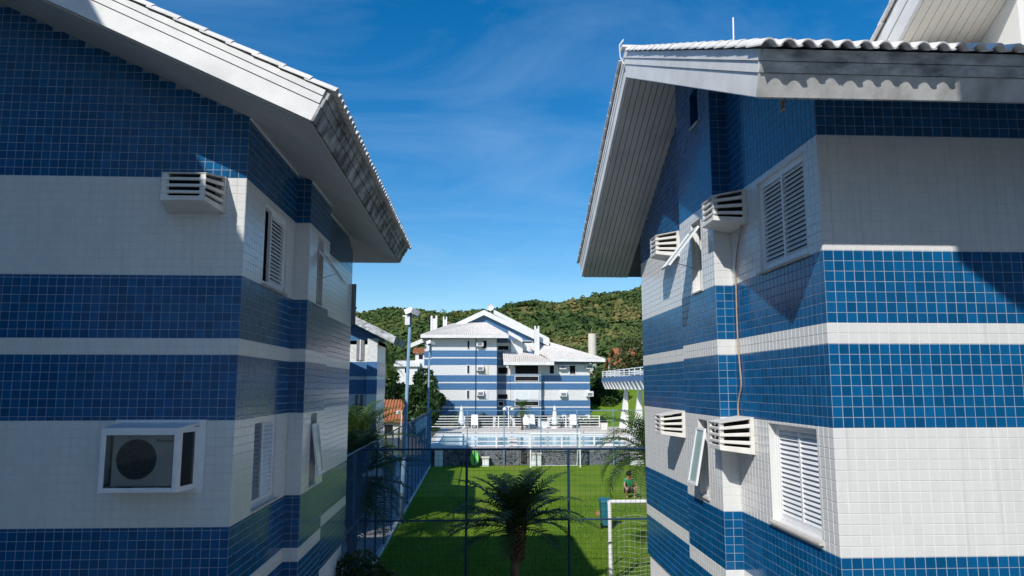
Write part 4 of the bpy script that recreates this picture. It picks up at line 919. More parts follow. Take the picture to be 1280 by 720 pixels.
    for (x, z, yy), al in zip(((0.05, 9.6, Y), (0.1, 6.75, Y), (0.15, 3.85, Y), (9.9, 6.95, Y + 0.6), (13.1, 7.0, Y + 0.6), (9.95, 3.75, Y + 0.6), (13.1, 3.75, Y + 0.6)), AL):
        mb = MB(); mb.hexa([(x, yy - 0.5, z + 0.05), (x + 0.8, yy - 0.5, z + 0.05), (x + 0.85, yy - 0.04, z), (x - 0.05, yy - 0.04, z), (x, yy - 0.5, z + 0.55), (x + 0.8, yy - 0.5, z + 0.55), (x + 0.85, yy - 0.04, z + 0.65), (x - 0.05, yy - 0.04, z + 0.65)])
        t = thing('air_conditioner_box', (x + 0.4, yy, z), 'white air conditioner box on the far building, ' + al, 'air conditioner', 'boxes on the far banded facade')
        mb.build('casing', 'plastic_white', t); mb = MB(); mb.box(x + 0.12, x + 0.68, yy - 0.53, yy - 0.505, z + 0.15, z + 0.45); mb.build('grille', 'grey_slat', t)
far_building()

# ================================================================== pool terrace
mb = MB(); mb.box(-3.4, 40, 47.5, 73.0, -0.2, 0.985); tag(mb.build('terrace_base', 'deck'), 'raised pool terrace', None, None, 'structure')
mb = MB(); mb.box(-3.45, 22, 47.2, 47.49, 0, 1.0); single(mb, 'stone_retaining_wall', 'stone_wall', (9, 47.3, 0), 'dark grey stone wall at the far end of the grass pitch', 'wall')
mb = MB(); mb.box(-3.5, 22, 47.14, 47.6, 1.001, 1.07); tag(mb.build('terrace_kerb', 'plaster'), 'pale coping along the terrace edge', None, None, 'structure')
sheet('pool_water', 'pool_water', -2.6, 10.5, 50.0, 60.5, 1.0, 'light blue swimming pool water')
for x0, x1, y0, y1 in ((-3.0, 10.9, 49.6, 50.0), (-3.0, 10.9, 60.5, 60.9), (-3.0, -2.6, 50.0, 60.5), (10.5, 10.9, 50.0, 60.5)):
    mb = MB(); mb.box(x0, x1, y0, y1, 0.98, 1.06); tag(mb.build('pool_coping', 'plaster'), 'pale pool edge', None, None, 'structure')
def railing(x0, x1, y, z, label, h=1.05, rails=5, step=2.0, gaps=()):
    root = thing('railing', ((x0 + x1) / 2, y, z), label, 'railing', 'white railings of the pool terrace'); n = max(1, round((x1 - x0) / step))
    for i in range(n + 1):
        x = x0 + (x1 - x0) * i / n; mb = MB(); mb.box(x - 0.05, x + 0.05, y - 0.05, y + 0.05, z, z + h + 0.02); mb.build('post', 'rail_white', root)
    for k in range(rails):
        zz = z + h - k * (h - 0.1) / (rails - 1) if rails > 1 else z + h
        mb = MB(); mb.box(x0, x1, y - 0.03, y + 0.03, zz - 0.035, zz + 0.03); mb.build('rail', 'rail_white', root)
railing(-2.9, 12.0, 48.0, 1.07, 'white tubular railing along the stone wall edge in front of the pool', 0.95, 4)
railing(-4.4, 12.2, 72.2, 0.985, 'white railing along the back edge of the pool deck', 1.1, 5, 3.2)
for i, (x, y, w, d, h) in enumerate(((2.5, 49.0, 0.55, 0.5, 0.55), (8.8, 48.7, 0.6, 0.5, 0.6))):
    mb = MB(); mb.box(x - w / 2, x + w / 2, y - d / 2, y + d / 2, 0.99, 0.99 + h); mb.box(x - w / 2 - 0.04, x + w / 2 + 0.04, y - d / 2 - 0.04, y + d / 2 + 0.04, 0.99 + h, 1.05 + h)
    single(mb, 'pool_pump_box', 'plaster', (x, y, 0.985), ['squat pale box on the pool edge before the water', 'squat pale box on the pool edge further from the fence'][i], 'box')
def parasol(x, y, lab):
    t = thing('closed_parasol', (x, y, 0.985), lab, 'parasol', 'closed white parasols on the deck')
    mb = MB(); mb.tube([(x, y, 0.985), (x, y, 3.15)], 0.035, 8); mb.build('pole', 'rail_white', t)
    mb = MB(); mb.lathe((x, y, 1.35), [(0.30, 0), (0.34, 0.15), (0.26, 0.6), (0.2, 1.1), (0.13, 1.45), (0.15, 1.5), (0.05, 1.75)], 10); mb.build('canopy', 'curtain', t)
    mb = MB(); mb.lathe((x, y, 0.985), [(0.35, 0), (0.35, 0.1), (0.08, 0.16)], 10); mb.build('base', 'plaster', t)
parasol(-1.35, 70.5, 'closed white parasol on the deck before the left columns'); parasol(7.6, 70.5, 'closed white parasol on the deck before the low white wall')
def globe_lamp(x, y, z, h, lab):
    t = thing('globe_lamp', (x, y, z), lab, 'lamp', 'white globe lamps'); mb = MB(); mb.tube([(x, y, z), (x, y, z + h)], 0.05, 8); mb.build('pole', 'rail_white', t)
    for dx in (-0.38, 0.38):
        mb = MB(); mb.tube([(x, y, z + h - 0.1), (x + dx * 0.6, y, z + h + 0.08), (x + dx, y, z + h - 0.02)], 0.025, 6); mb.build('arm', 'rail_white', t)
        mb = MB(); mb.lathe((x + dx, y, z + h - 0.22), [(0.03, -0.2), (0.15, -0.13), (0.2, 0.0), (0.15, 0.14), (0.03, 0.2)], 12); mb.build('globe', 'lamp_globe', t, True)
globe_lamp(3.2, 71.6, 0.985, 2.0, 'white lamp post with globes on the pool deck'); globe_lamp(-7.0, 70, 0, 2.7, 'white lamp post with globes before the terracotta roof')
def deck_chair(x, y, lab):
    t = thing('sun_lounger', (x, y, 0.985), lab, 'lounger', 'white loungers folded on the deck')
    mb = MB(); mb.hexa([(x - 0.35, y - 0.3, 1.3), (x + 0.35, y - 0.3, 1.3), (x + 0.35, y + 0.5, 1.25), (x - 0.35, y + 0.5, 1.25), (x - 0.35, y - 0.3, 1.38), (x + 0.35, y - 0.3, 1.38), (x + 0.35, y + 0.5, 1.33), (x - 0.35, y + 0.5, 1.33)]); mb.build('seat', 'plastic_white', t)
    mb = MB(); mb.hexa([(x - 0.35, y + 0.42, 1.3), (x + 0.35, y + 0.42, 1.3), (x + 0.35, y + 0.5, 1.3), (x - 0.35, y + 0.5, 1.3), (x - 0.3, y + 0.8, 2.25), (x + 0.3, y + 0.8, 2.25), (x + 0.3, y + 0.88, 2.25), (x - 0.3, y + 0.88, 2.25)]); mb.build('backrest', 'plastic_white', t)
    for dx in (-0.3, 0.3):
        for dy in (-0.22, 0.42): mb = MB(); mb.box(x + dx - 0.03, x + dx + 0.03, y + dy - 0.03, y + dy + 0.03, 0.985, 1.3); mb.build('leg', 'plastic_white', t)
deck_chair(-0.1, 70.8, 'white plastic lounger by the deck railing beside a parasol'); deck_chair(9.5, 70.8, 'white plastic lounger before the low wall'); deck_chair(5.4, 70.6, 'white plastic lounger near the potted palm'); deck_chair(4.9, 70.9, 'white plastic lounger beside the globe lamp')
for i, (x, y) in enumerate(((6.6, 71.0), (12.0, 68.5), (14.0, 60.0))):
    t = thing('planter_box', (x, y, 0.985), ['square white planter by the deck railing', 'square white planter beside the pavilion columns', 'square white planter under the pavilion'][i], 'planter', 'white planters')
    mb = MB(); mb.hexa([(x - 0.25, y - 0.25, 0.985), (x + 0.25, y - 0.25, 0.985), (x + 0.25, y + 0.25, 0.985), (x - 0.25, y + 0.25, 0.985), (x - 0.33, y - 0.33, 1.6), (x + 0.33, y - 0.33, 1.6), (x + 0.33, y + 0.33, 1.6), (x - 0.33, y + 0.33, 1.6)]); mb.build('pot', 'plaster', t)
    mb = MB(); mb.box(x - 0.29, x + 0.29, y - 0.29, y + 0.29, 1.6, 1.61); mb.build('soil', 'soil', t)

# pavilion with the railed roof terrace
def pavilion():
    X = 12.5; root = thing('pool_pavilion', (16, 60, 0.985), 'white and blue poolside pavilion with bracketed roof deck and railing', 'pavilion')
    mb = MB(); mb.box(X, X + 9, 46.5, 72.3, 5.38, 5.84); mb.build('roof_deck', 'far_blue', root)
    for i in range(17):
        y = 47.5 + i * 1.5; mb = MB(); mb.prism([(X - 0.02, y, 5.379), (X + 1.6, y, 5.379), (X + 1.6, y, 4.72), (X + 0.25, y, 4.72)], (0, 0.42, 0)); mb.build('bracket', 'plaster', root)
    mb = MB(); mb.box(X + 1.6, X + 9, 47, 71.5, 4.7, 5.379); mb.build('beam', 'plaster', root)
    for y in (50.0, 54.5, 59.5, 65.0):
        mb = MB(); mb.prism([(X + 0.2, y, 0.985), (X + 1.1, y, 0.985), (X + 1.1, y, 4.7), (X + 0.85, y, 4.7), (X + 0.6, y, 3.0)], (0, 0.35, 0)); mb.build('column', 'plaster', root)
    mb = MB(); mb.box(X + 5.0, X + 8.8, 48, 71, 0.985, 4.7); mb.build('back_wall', 'grey_slat', root)
    for zz in (5.9 + 0.12, 6.2, 6.42):
        mb = MB(); mb.box(X + 0.06, X + 0.12, 46.6, 72.2, zz - 0.035, zz + 0.035); mb.build('rail', 'rail_white', root)
        mb = MB(); mb.box(X + 0.1, X + 8.5, 72.12, 72.2, zz - 0.034, zz + 0.034); mb.build('rail', 'rail_white', root)
    for i in range(13):
        y = 47 + i * 2.08; mb = MB(); mb.box(X + 0.05, X + 0.13, y - 0.04, y + 0.04, 5.84, 6.45); mb.build('post', 'rail_white', root)
    # outside stair with railing
    st = thing('stair', (12.5, 52, 0.985), 'white railed stair beside the pavilion', 'stair')
    for i in range(8):
        mb = MB(); mb.box(10.6 + i * 0.28, 10.9 + i * 0.28, 50.2, 51.5, 0.985, 1.1 + i * 0.17); mb.build('step', 'plaster', st)
    for k in (0.35, 0.62, 0.9):
        mb = MB(); mb.prism([(10.5, 50.1, 1.05 + k), (12.9, 50.1, 2.5 + k), (12.9, 50.1, 2.59 + k), (10.5, 50.1, 1.14 + k)], (0, 0.08, 0)); mb.build('rail', 'rail_white', st)
    for x, z in ((10.55, 1.0), (11.7, 1.7), (12.85, 2.4)):
        mb = MB(); mb.box(x - 0.04, x + 0.04, 50.09, 50.19, z, z + 1.05); mb.build('post', 'rail_white', st)
pavilion()

# ================================================================== fences, goals, court things
def chain_link(mb, P, L, H, pitch, r):
    """diagonal wires on a rectangle; P(u, z) gives the point"""
    k = -H
    u = -H
    while u < L:
        a0, a1 = max(u, 0), min(u + H, L)
        if a1 > a0:
            mb.tube([P(a0, a0 - u), P(a1, a1 - u)], r, 3, False); mb.tube([P(a0, H - (a0 - u)), P(a1, H - (a1 - u))], r, 3, False)
        u += pitch
def fences():
    X = -2.86
    root = thing('chain_link_fence', (X, 31, 0), 'blue chain-link fence running beside the paved path', 'fence', 'blue court fences')
    H = 3.45; y = 15.8
    while y < 47.3:
        mb = MB(); mb.tube([(X, y, 0.0), (X, y, H)], 0.03, 8); mb.build('post', 'fence_blue', root); y += 2.0
    for z in (H, 1.75):
        mb = MB(); mb.tube([(X, 15.8, z), (X, 47.1, z)], 0.028, 8); mb.build('rail', 'fence_blue', root)
    mb = MB(); chain_link(mb, lambda u, z: (X + 0.045, 15.8 + u, 0.08 + z), 31.2, H - 0.1, 0.085, 0.0017)
    o = mb.build('wire_mesh', 'mesh_blue', root); o['kind'] = 'stuff'
    # near end
    Y = 18.3; r2 = thing('net_fence', (3, Y, 0), 'dark blue fence with square netting in front of the goal', 'fence', 'blue court fences')
    for x in (-0.21, 2.30, 4.85, 7.4):
        mb = MB(); mb.tube([(x, Y, 0), (x, Y, 3.46)], 0.032, 8); mb.build('post', 'fence_blue', r2)
    for z in (3.46, 1.76):
        mb = MB(); mb.tube([(-2.8, Y, z), (8, Y, z)], 0.022, 8); mb.build('rail', 'fence_blue', r2)
    mb = MB(); x = -2.78
    while x < 8: mb.tube([(x, Y + 0.03, 0.03), (x, Y + 0.03, 3.44)], 0.0022, 3, False); x += 0.125
    z = 0.06
    while z < 3.44: mb.tube([(-2.8, Y + 0.033, z), (8, Y + 0.033, z)], 0.0022, 3, False); z += 0.125
    o = mb.build('netting', 'net_dark', r2); o['kind'] = 'stuff'
    # far end, on the stone wall
    Y = 47.0; r3 = thing('net_fence', (4, Y, 0), 'tall pale blue fence posts and netting along the stone wall', 'fence', 'blue court fences')
    for k in range(9):
        x = -2.86 + k * 2.34; mb = MB(); mb.tube([(x, Y, 0), (x, Y, 3.5)], 0.035, 8); mb.build('post', 'pole_blue', r3)
    for z in (3.45, 2.8): mb = MB(); mb.tube([(-2.86, Y, z), (15.8, Y, z)], 0.025 if z > 3 else 0.012, 8); mb.build('rail', 'pole_blue', r3)
    mb = MB(); x = -2.8
    while x < 15.8: mb.tube([(x, Y + 0.03, 0.03), (x, Y + 0.03, 3.44)], 0.003, 3, False); x += 0.25
    z = 0.1
    while z < 3.44: mb.tube([(-2.8, Y + 0.033, z), (15.8, Y + 0.033, z)], 0.003, 3, False); z += 0.25
    o = mb.build('netting', 'mesh_blue', r3); o['kind'] = 'stuff'
fences()
def goal(x0, x1, y, back, lab, depth=1.0, r=0.05):
    t = thing('football_goal', ((x0 + x1) / 2, y, 0), lab, 'goal', 'white football goals'); H = 2.05
    for x in (x0, x1):
        mb = MB(); mb.tube([(x, y, 0), (x, y, H)], r, 10); mb.build('post', 'rail_white', t)
        mb = MB(); mb.tube([(x, y, H - 0.01), (x + 0.02, y + back * 0.3, H - 0.02), (x + 0.1 * (1 if x == x0 else -1), y + back * depth, 0.03)], 0.024, 8); mb.build('stay', 'rail_white', t)
    mb = MB(); mb.tube([(x0 - 0.01, y, H), (x1 + 0.01, y, H)], r, 10); mb.build('crossbar', 'rail_white', t)
    mb = MB(); mb.tube([(x0, y + back * depth, 0.03), (x1, y + back * depth, 0.03)], 0.02, 8); mb.build('ground_bar', 'rail_white', t)
    mb = MB(); n = int((x1 - x0) / 0.14)
    def bp(x, s): # back net, sagging
        a = Vector((x, y + back * 0.25, H - 0.05)); b = Vector((x, y + back * depth, 0.03)); p = a.lerp(b, s); p.z -= 0.18 * math.sin(math.pi * s) + 0.03 * math.sin(7 * x + 5 * s); p.y += back * 0.05 * math.sin(5 * x) * math.sin(math.pi * s); return p
    for i in range(n + 1):
        x = x0 + (x1 - x0) * i / n; mb.tube([bp(x, k / 10) for k in range(11)], 0.004, 3, False)
    for k in range(15): mb.tube([bp(x0 + (x1 - x0) * i / n, k / 14) for i in range(n + 1)], 0.004, 3, False)
    o = mb.build('net', 'cord_white', t); o['kind'] = 'stuff'
goal(3.46, 6.46, 19.1, 1, 'white football goal behind the dark netting fence', 0.45)
goal(3.43, 6.52, 45.9, 1, 'white football goal before the stone wall', 0.9)
def light_pole(base, top, r, lab, head=True):
    t = thing('floodlight_pole', base, lab, 'light pole', 'floodlight poles'); b, tp = Vector(base), Vector(top)
    mb = MB(); mb.tube([b, b.lerp(tp, 0.38), b.lerp(tp, 0.381), tp], [r, r, r * 0.82, r * 0.72], 12); mb.build('pole', 'pole_blue', t, True)
    mb = MB(); mb.tube([tp + Vector((-0.28, 0, -0.12)), tp + Vector((0.34, 0, -0.12))], 0.03, 8); mb.build('cross_arm', 'rail_white', t)
    if head:
        for dx, dz, q in ((-0.06, 0.08, 1), (0.20, 0.02, -1)):
            c = tp + Vector((dx, 0, dz)); a = R(25 * q); u = Vector((math.cos(a) * 0.15, 0.04, math.sin(a) * 0.15)); w = Vector((0.0, 0.17, 0.0)); v = Vector((-math.sin(a) * 0.10, 0.04, math.cos(a) * 0.10))
            mb = MB(); mb.hexa([c - u - w - v, c + u - w - v, c + u * 0.9 + w - v, c - u * 0.9 + w - v, c - u - w + v, c + u - w + v, c + u * 0.8 + w * 0.8 + v, c - u * 0.8 + w * 0.8 + v]); h = mb.build('floodlight', 'metal_grey' if q < 0 else 'rail_white', t)
        mb = MB(); c = tp + Vector((-0.1, -0.05, -0.3)); mb.box(c.x - 0.09, c.x + 0.09, c.y - 0.08, c.y + 0.08, c.z - 0.16, c.z + 0.16); mb.build('junction_box', 'rail_white', t)
light_pole((-2.70, 27.6, 0), (-2.50, 27.6, 7.75), 0.08, 'pale blue floodlight pole leaning beside the chain-link fence')
light_pole((-3.03, 46.6, 0), (-2.96, 46.6, 7.7), 0.075, 'pale blue floodlight pole before the far banded building')
# wheelie bin
def bin_():
    x, y = 4.66, 26.6; t = thing('wheelie_bin', (x, y, 0), 'teal wheelie bin on the grass behind the goal', 'bin')
    mb = MB(); mb.hexa([(x - 0.15, y - 0.2, 0.1), (x + 0.15, y - 0.2, 0.1), (x + 0.15, y + 0.2, 0.1), (x - 0.15, y + 0.2, 0.1), (x - 0.19, y - 0.25, 0.9), (x + 0.19, y - 0.25, 0.9), (x + 0.19, y + 0.25, 0.9), (x - 0.19, y + 0.25, 0.9)]); mb.build('body', 'bin_teal', t)
    mb = MB(); mb.hexa([(x - 0.21, y - 0.27, 0.901), (x + 0.21, y - 0.27, 0.901), (x + 0.21, y + 0.29, 0.901), (x - 0.21, y + 0.29, 0.901), (x - 0.18, y - 0.22, 0.97), (x + 0.18, y - 0.22, 0.97), (x + 0.19, y + 0.27, 1.0), (x - 0.19, y + 0.27, 1.0)]); mb.build('lid', 'bin_teal', t)
    for dx in (-0.18, 0.18): mb = MB(); mb.tube([(x + dx - 0.03, y - 0.2, 0.1), (x + dx + 0.03, y - 0.2, 0.1)], 0.1, 12); mb.build('wheel', 'dark_inside', t)
bin_()
# things along the stone wall
def ell(cx, cz, a, b, n=28): return [(cx + a * math.cos(2 * math.pi * i / n), 46.78, cz + b * math.sin(2 * math.pi * i / n)) for i in range(n)]
t = thing('oval_board', (0.0, 46.8, 0), 'bright green oval board with dark centre stripe against the stone wall', 'board')
mb = MB(); mb.prism(ell(-0.05, 0.50, 0.27, 0.47), (0, 0.06, 0)); mb.build('board', 'green_board', t)
mb = MB(); mb.box(-0.075, -0.03, 46.76, 46.779, 0.06, 0.95); mb.build('stripe', 'net_dark', t)
mb = MB(); mb.box(0.10, 0.14, 46.765, 46.779, 0.2, 0.8); mb.build('side_mark', 'rail_white', t)
def cabinet(x0, x1, z1, lab):
    t = thing('utility_cabinet', ((x0 + x1) / 2, 46.8, 0), lab, 'cabinet', 'pale cabinets at the stone wall'); mb = MB(); mb.box(x0, x1, 46.7, 47.13, 0, z1); mb.build('body', 'plaster', t)
    mb = MB(); mb.box(x0 - 0.05, x1 + 0.05, 46.62, 47.13, z1 + 0.001, z1 + 0.08); mb.build('lid', 'cream', t); mb = MB(); mb.box(x0 + 0.06, x1 - 0.06, 46.68, 46.699, 0.08, z1 - 0.06); mb.build('door', 'alu_white', t)
cabinet(0.45, 0.85, 0.50, 'small white cabinet beside the green oval board'); cabinet(3.52, 4.15, 0.72, 'white cabinet behind the far goal post'); cabinet(9.9, 10.8, 0.75, 'long white cabinet by the palm at the wall end')
cabinet(-2.55, -2.05, 1.0, 'tall pale cabinet in the fence corner at the stone wall')
t = thing('notice_board', (3.1, 46.9, 0), 'dark framed notice on the stone wall', 'sign'); mb = MB(); mb.box(2.92, 3.24, 47.12, 47.19, 0.15, 0.95); mb.build('frame', 'dark_inside', t); mb = MB(); mb.box(2.97, 3.19, 47.10, 47.119, 0.22, 0.88); mb.build('panel', 'poster', t)
# soil heap
mb = MB(); c = (5.05, 29.2, 0)
mb.lathe(c, [(0.36, -0.03), (0.34, 0.04), (0.26, 0.13), (0.14, 0.2), (0.03, 0.24)], 14)
mb.v = [(x + random.uniform(-0.03, 0.03), y + random.uniform(-0.03, 0.03), z + (random.uniform(-0.02, 0.02) if z > 0 else 0)) for x, y, z in mb.v]
single(mb, 'soil_heap', 'soil', c, 'small heap of reddish brown soil on the grass', 'soil heap')

# ================================================================== vegetation
def frond(mb, base, az, elev, L, droop, leaf=0.34, n=26, width=0.022, twist=0.0):
    base = Vector(base); d = Vector((math.cos(az), math.sin(az), 0)); side = Vector((-math.sin(az), math.cos(az), 0)); pts = []
    for i in range(n + 1):
        t = i / n; a = elev - droop * t ** 1.4
        pts.append((pts[-1] + (d * math.cos(a) + Z3 * math.sin(a)) * (L / n)) if pts else base)
    mb.tube(pts[::3] + [pts[-1]], [0.014 * (1 - 0.8 * i / (len(pts[::3]))) for i in range(len(pts[::3]) + 1)], 4, False)
    for i in range(2, n):
        t = i / n; tg = (pts[min(i + 1, n)] - pts[i - 1]).normalized(); ln = leaf * (math.sin(math.pi * min(1, 0.18 + 0.86 * t)) ** 0.7) * random.uniform(0.85, 1.1)
        upv = side.cross(tg).normalized()
        if upv.z < 0: upv = -upv
        for s in (-1, 1):
            dr = (side * s * 0.85 + tg * 0.65 + upv * random.uniform(0.05, 0.35)).normalized(); p = pts[i]; w = tg * width * (0.6 + 0.5 * math.sin(math.pi * t))
            m = p + dr * ln * 0.55; e = p + dr * ln - Z3 * ln * random.uniform(0.12, 0.35)
            k = len(mb.v); mb.v.extend([tuple(p - w * 0.5), tuple(p + w * 0.5), tuple(m + w * 0.5), tuple(m - w * 0.5), tuple(e)])
            mb.f.append((k, k + 1, k + 2, k + 3)); mb.f.append((k + 3, k + 2, k + 4))
def palm(x, y, z0, hc, L, nf, lab, mat='palm_leaf', r=0.09, leaf=0.34, boot=True, e0=85, e1=-25, group=None, droop=(0.7, 1.3), n=26, width=0.022):
    t = thing('palm_tree', (x, y, z0), lab, 'palm tree', group); top = z0 + hc
    mb = MB(); k = 14; pts = [(x + 0.03 * math.sin(i * 0.7), y, z0 + hc * i / k) for i in range(k + 1)]
    mb.tube(pts, [r * (1.15 - 0.25 * i / k) * (1 + 0.07 * (i % 2)) for i in range(k + 1)], 10); mb.build('trunk', 'trunk', t)
    if boot:
        mb = MB()
        for i in range(120):
            a = i * 2.4; h = top - 0.75 + 0.85 * i / 120; rr = r * (1.1 + 0.9 * (i / 120)); b = Vector((x + math.cos(a) * rr, y + math.sin(a) * rr, h)); o = Vector((math.cos(a), math.sin(a), 0)); s = Vector((-math.sin(a), math.cos(a), 0)) * 0.035
            tip = b + o * random.uniform(0.05, 0.13) + Z3 * random.uniform(0.05, 0.14); j = len(mb.v); mb.v.extend([tuple(b - s - Z3 * 0.05), tuple(b + s - Z3 * 0.05), tuple(tip + s * 0.3), tuple(tip - s * 0.3), tuple(b - o * 0.06 + Z3 * 0.05)])
            mb.f.extend([(j, j + 1, j + 2, j + 3), (j + 3, j + 2, j + 4), (j, j + 3, j + 4), (j + 1, j + 4, j + 2)])
        mb.build('leaf_boots', 'palm_boot', t)
    for i in range(nf):
        q = i / max(1, nf - 1); az_ = i * 2.39996 + random.uniform(-0.2, 0.2); el_ = R(e0 + (e1 - e0) * q ** 0.9) + random.uniform(-0.1, 0.1)
        mb = MB(); frond(mb, (x + math.cos(az_) * r * 0.6, y + math.sin(az_) * r * 0.6, top + 0.12 - 0.2 * q), az_, el_, L * random.uniform(0.85, 1.1) * (0.8 + 0.2 * min(1, q * 3)), random.uniform(*droop), leaf, n, width)
        mb.build('frond', mat, t)
palm(0.94, 17.0, 0.0, 1.85, 1.9, 34, 'short dark feather palm in the shade before the netting fence', leaf=0.38, r=0.10, width=0.044, n=30, e0=80, e1=8, droop=(0.8, 1.45))
palm(-3.72, 23.3, 0.0, 3.2, 2.1, 44, 'lush feather palm at the far corner of the shaded building, crown in the sun', mat='palm_leaf_light', leaf=0.46, width=0.034)
palm(-3.32, 20.3, 0.0, 2.5, 2.0, 52, 'dark low feather palm squeezed beside the shaded wall', leaf=0.46, width=0.042, e1=-45)
palm(5.3, 22.2, 0.0, 2.9, 2.2, 46, 'feather palm drooping past the corner of the sunlit building', mat='palm_leaf_light', leaf=0.5, droop=(1.3, 2.2), e1=-10, width=0.038)
palm(4.3, 68.0, 0.985, 1.9, 1.3, 18, 'potted palm on the pool deck', mat='palm_leaf_light', leaf=0.5, n=12, width=0.06)
palm(3.3 * 0 - 9.7, 78, 0, 7.3, 2.6, 26, 'tall slender palm rising over the terracotta roof', mat='palm_leaf_light', leaf=0.7, n=14, width=0.09, r=0.16, boot=False)
def leafy(mb, c, rad, n, size, seed=None, lumps=9, flat=0.8):
    c = np.array(c); r_ = np.array(rad, float)
    lc = rng.normal(size=(lumps, 3)); lc /= np.linalg.norm(lc, axis=1)[:, None]; lc *= rng.uniform(0.25, 0.75, (lumps, 1)); lr = rng.uniform(0.30, 0.52, lumps)
    k = rng.integers(0, lumps, n); d = rng.normal(size=(n, 3)); d /= np.linalg.norm(d, axis=1)[:, None]
    p = lc[k] + d * (lr[k] * rng.uniform(0.55, 1.08, n) ** 0.5)[:, None]; pos = c + p * r_
    a = rng.normal(size=(n, 3)) ; a /= np.linalg.norm(a, axis=1)[:, None]; a = a * 0.8 + d * 0.2
    b = np.cross(a, rng.normal(size=(n, 3))); b /= np.linalg.norm(b, axis=1)[:, None] + 1e-9; a /= np.linalg.norm(a, axis=1)[:, None]
    s = size * rng.uniform(0.6, 1.3, n)[:, None]
    v = np.stack([pos - a * s, pos + b * s * 0.45, pos + a * s, pos - b * s * 0.45], 1).reshape(-1, 3)
    o = len(mb.v); mb.v.extend(map(tuple, v.tolist())); mb.f.extend([(o + 4 * i, o + 4 * i + 1, o + 4 * i + 2, o + 4 * i + 3) for i in range(n)])
def tree(x, y, z0, h, rad, n, size, mat, lab, name='leafy_tree', group=None, lumps=11, tr=0.16):
    t = thing(name, (x, y, z0), lab, 'tree', group); cz = z0 + h - rad[2]
    mb = MB(); mb.tube([(x, y, z0 - 0.1), (x + 0.1, y, z0 + h * 0.3), (x, y + 0.1, cz)], [tr, tr * 0.8, tr * 0.5], 8)
    for i in range(6):
        a = i * 1.1; mb.tube([(x + 0.05, y, z0 + h * 0.35 + i * 0.05 * h), (x + math.cos(a) * rad[0] * 0.6, y + math.sin(a) * rad[1] * 0.6, cz + rad[2] * 0.3)], [tr * 0.5, tr * 0.15], 6)
    mb.build('trunk', 'trunk', t); mb = MB(); leafy(mb, (x, y, cz), rad, n, size, lumps=lumps); mb.build('crown', mat, t)
def shrub(x, y, z0, rad, n, size, mat, lab, group=None):
    t = thing('shrub', (x, y, z0), lab, 'shrub', group); mb = MB()
    for i in range(5): a = i * 1.3; mb.tube([(x, y, z0), (x + math.cos(a) * rad[0] * 0.5, y + math.sin(a) * rad[1] * 0.5, z0 + rad[2])], [0.03, 0.01], 5)
    mb.build('stem', 'trunk', t); mb = MB(); leafy(mb, (x, y, z0 + rad[2]), rad, n, size, lumps=10); mb.build('foliage', mat, t)
shrub(-2.12, 15.7, 0, (1.15, 0.9, 0.98), 9000, 0.05, 'leaf_dark', 'rounded dark shrub at the foot of the shaded wall')
tree(-11.5, 84, 0, 8.5, (4, 4, 3.4), 5200, 0.30, 'leaf_mid', 'bright green tree behind the terracotta roof', group='trees beyond the pool')
tree(-15.5, 90, 0, 9.5, (4, 4, 3.6), 5200, 0.32, 'leaf_mid', 'tall green tree beside the distant block', group='trees beyond the pool')
tree(-6.5, 82, 0, 6.8, (3.0, 3, 3.0), 4500, 0.28, 'leaf_dark', 'dark tree beside the floodlight pole', group='trees beyond the pool')
tree(-4.9, 66, 0, 5.4, (1.9, 1.9, 2.4), 4000, 0.22, 'leaf_dark', 'dark leafy tree behind the fence corner', group='trees beyond the pool')
tree(16.6, 92, 0, 6.6, (2.6, 3, 3.2), 4500, 0.26, 'leaf_dark', 'dark tree between the far building and pavilion', group='trees beyond the pool')
tree(17.8, 104, 0, 8.0, (3.6, 3, 3.6), 4500, 0.3, 'leaf_mid', 'green tree behind the pavilion end', group='trees beyond the pool')
tree(24.5, 115, 0, 12.5, (4.5, 4, 4.6), 4500, 0.34, 'leaf_olive', 'sparse olive tree above the pavilion railing', group='trees beyond the pool')
for i, x in enumerate((-4.0, -1.8, 0.6, 2.9, 8.8, 11.0, 13.0)):
    shrub(x, 75.5, 0, (1.2, 0.6, 1.15), 900, 0.13, 'leaf_mid' if i % 2 else 'leaf_dark', 'low hedge shrub behind the deck railing', 'hedge shrubs behind the deck')
# grass bank behind the pavilion
mb = MB(); mb.quad((13.5, 76, 0.0), (40, 76, 0.0), (40, 100, 6.5), (13.5, 100, 4.2)); tag(mb.build('grass_bank', 'lawn'), 'grassy bank rising behind the pavilion', None, None, 'structure')
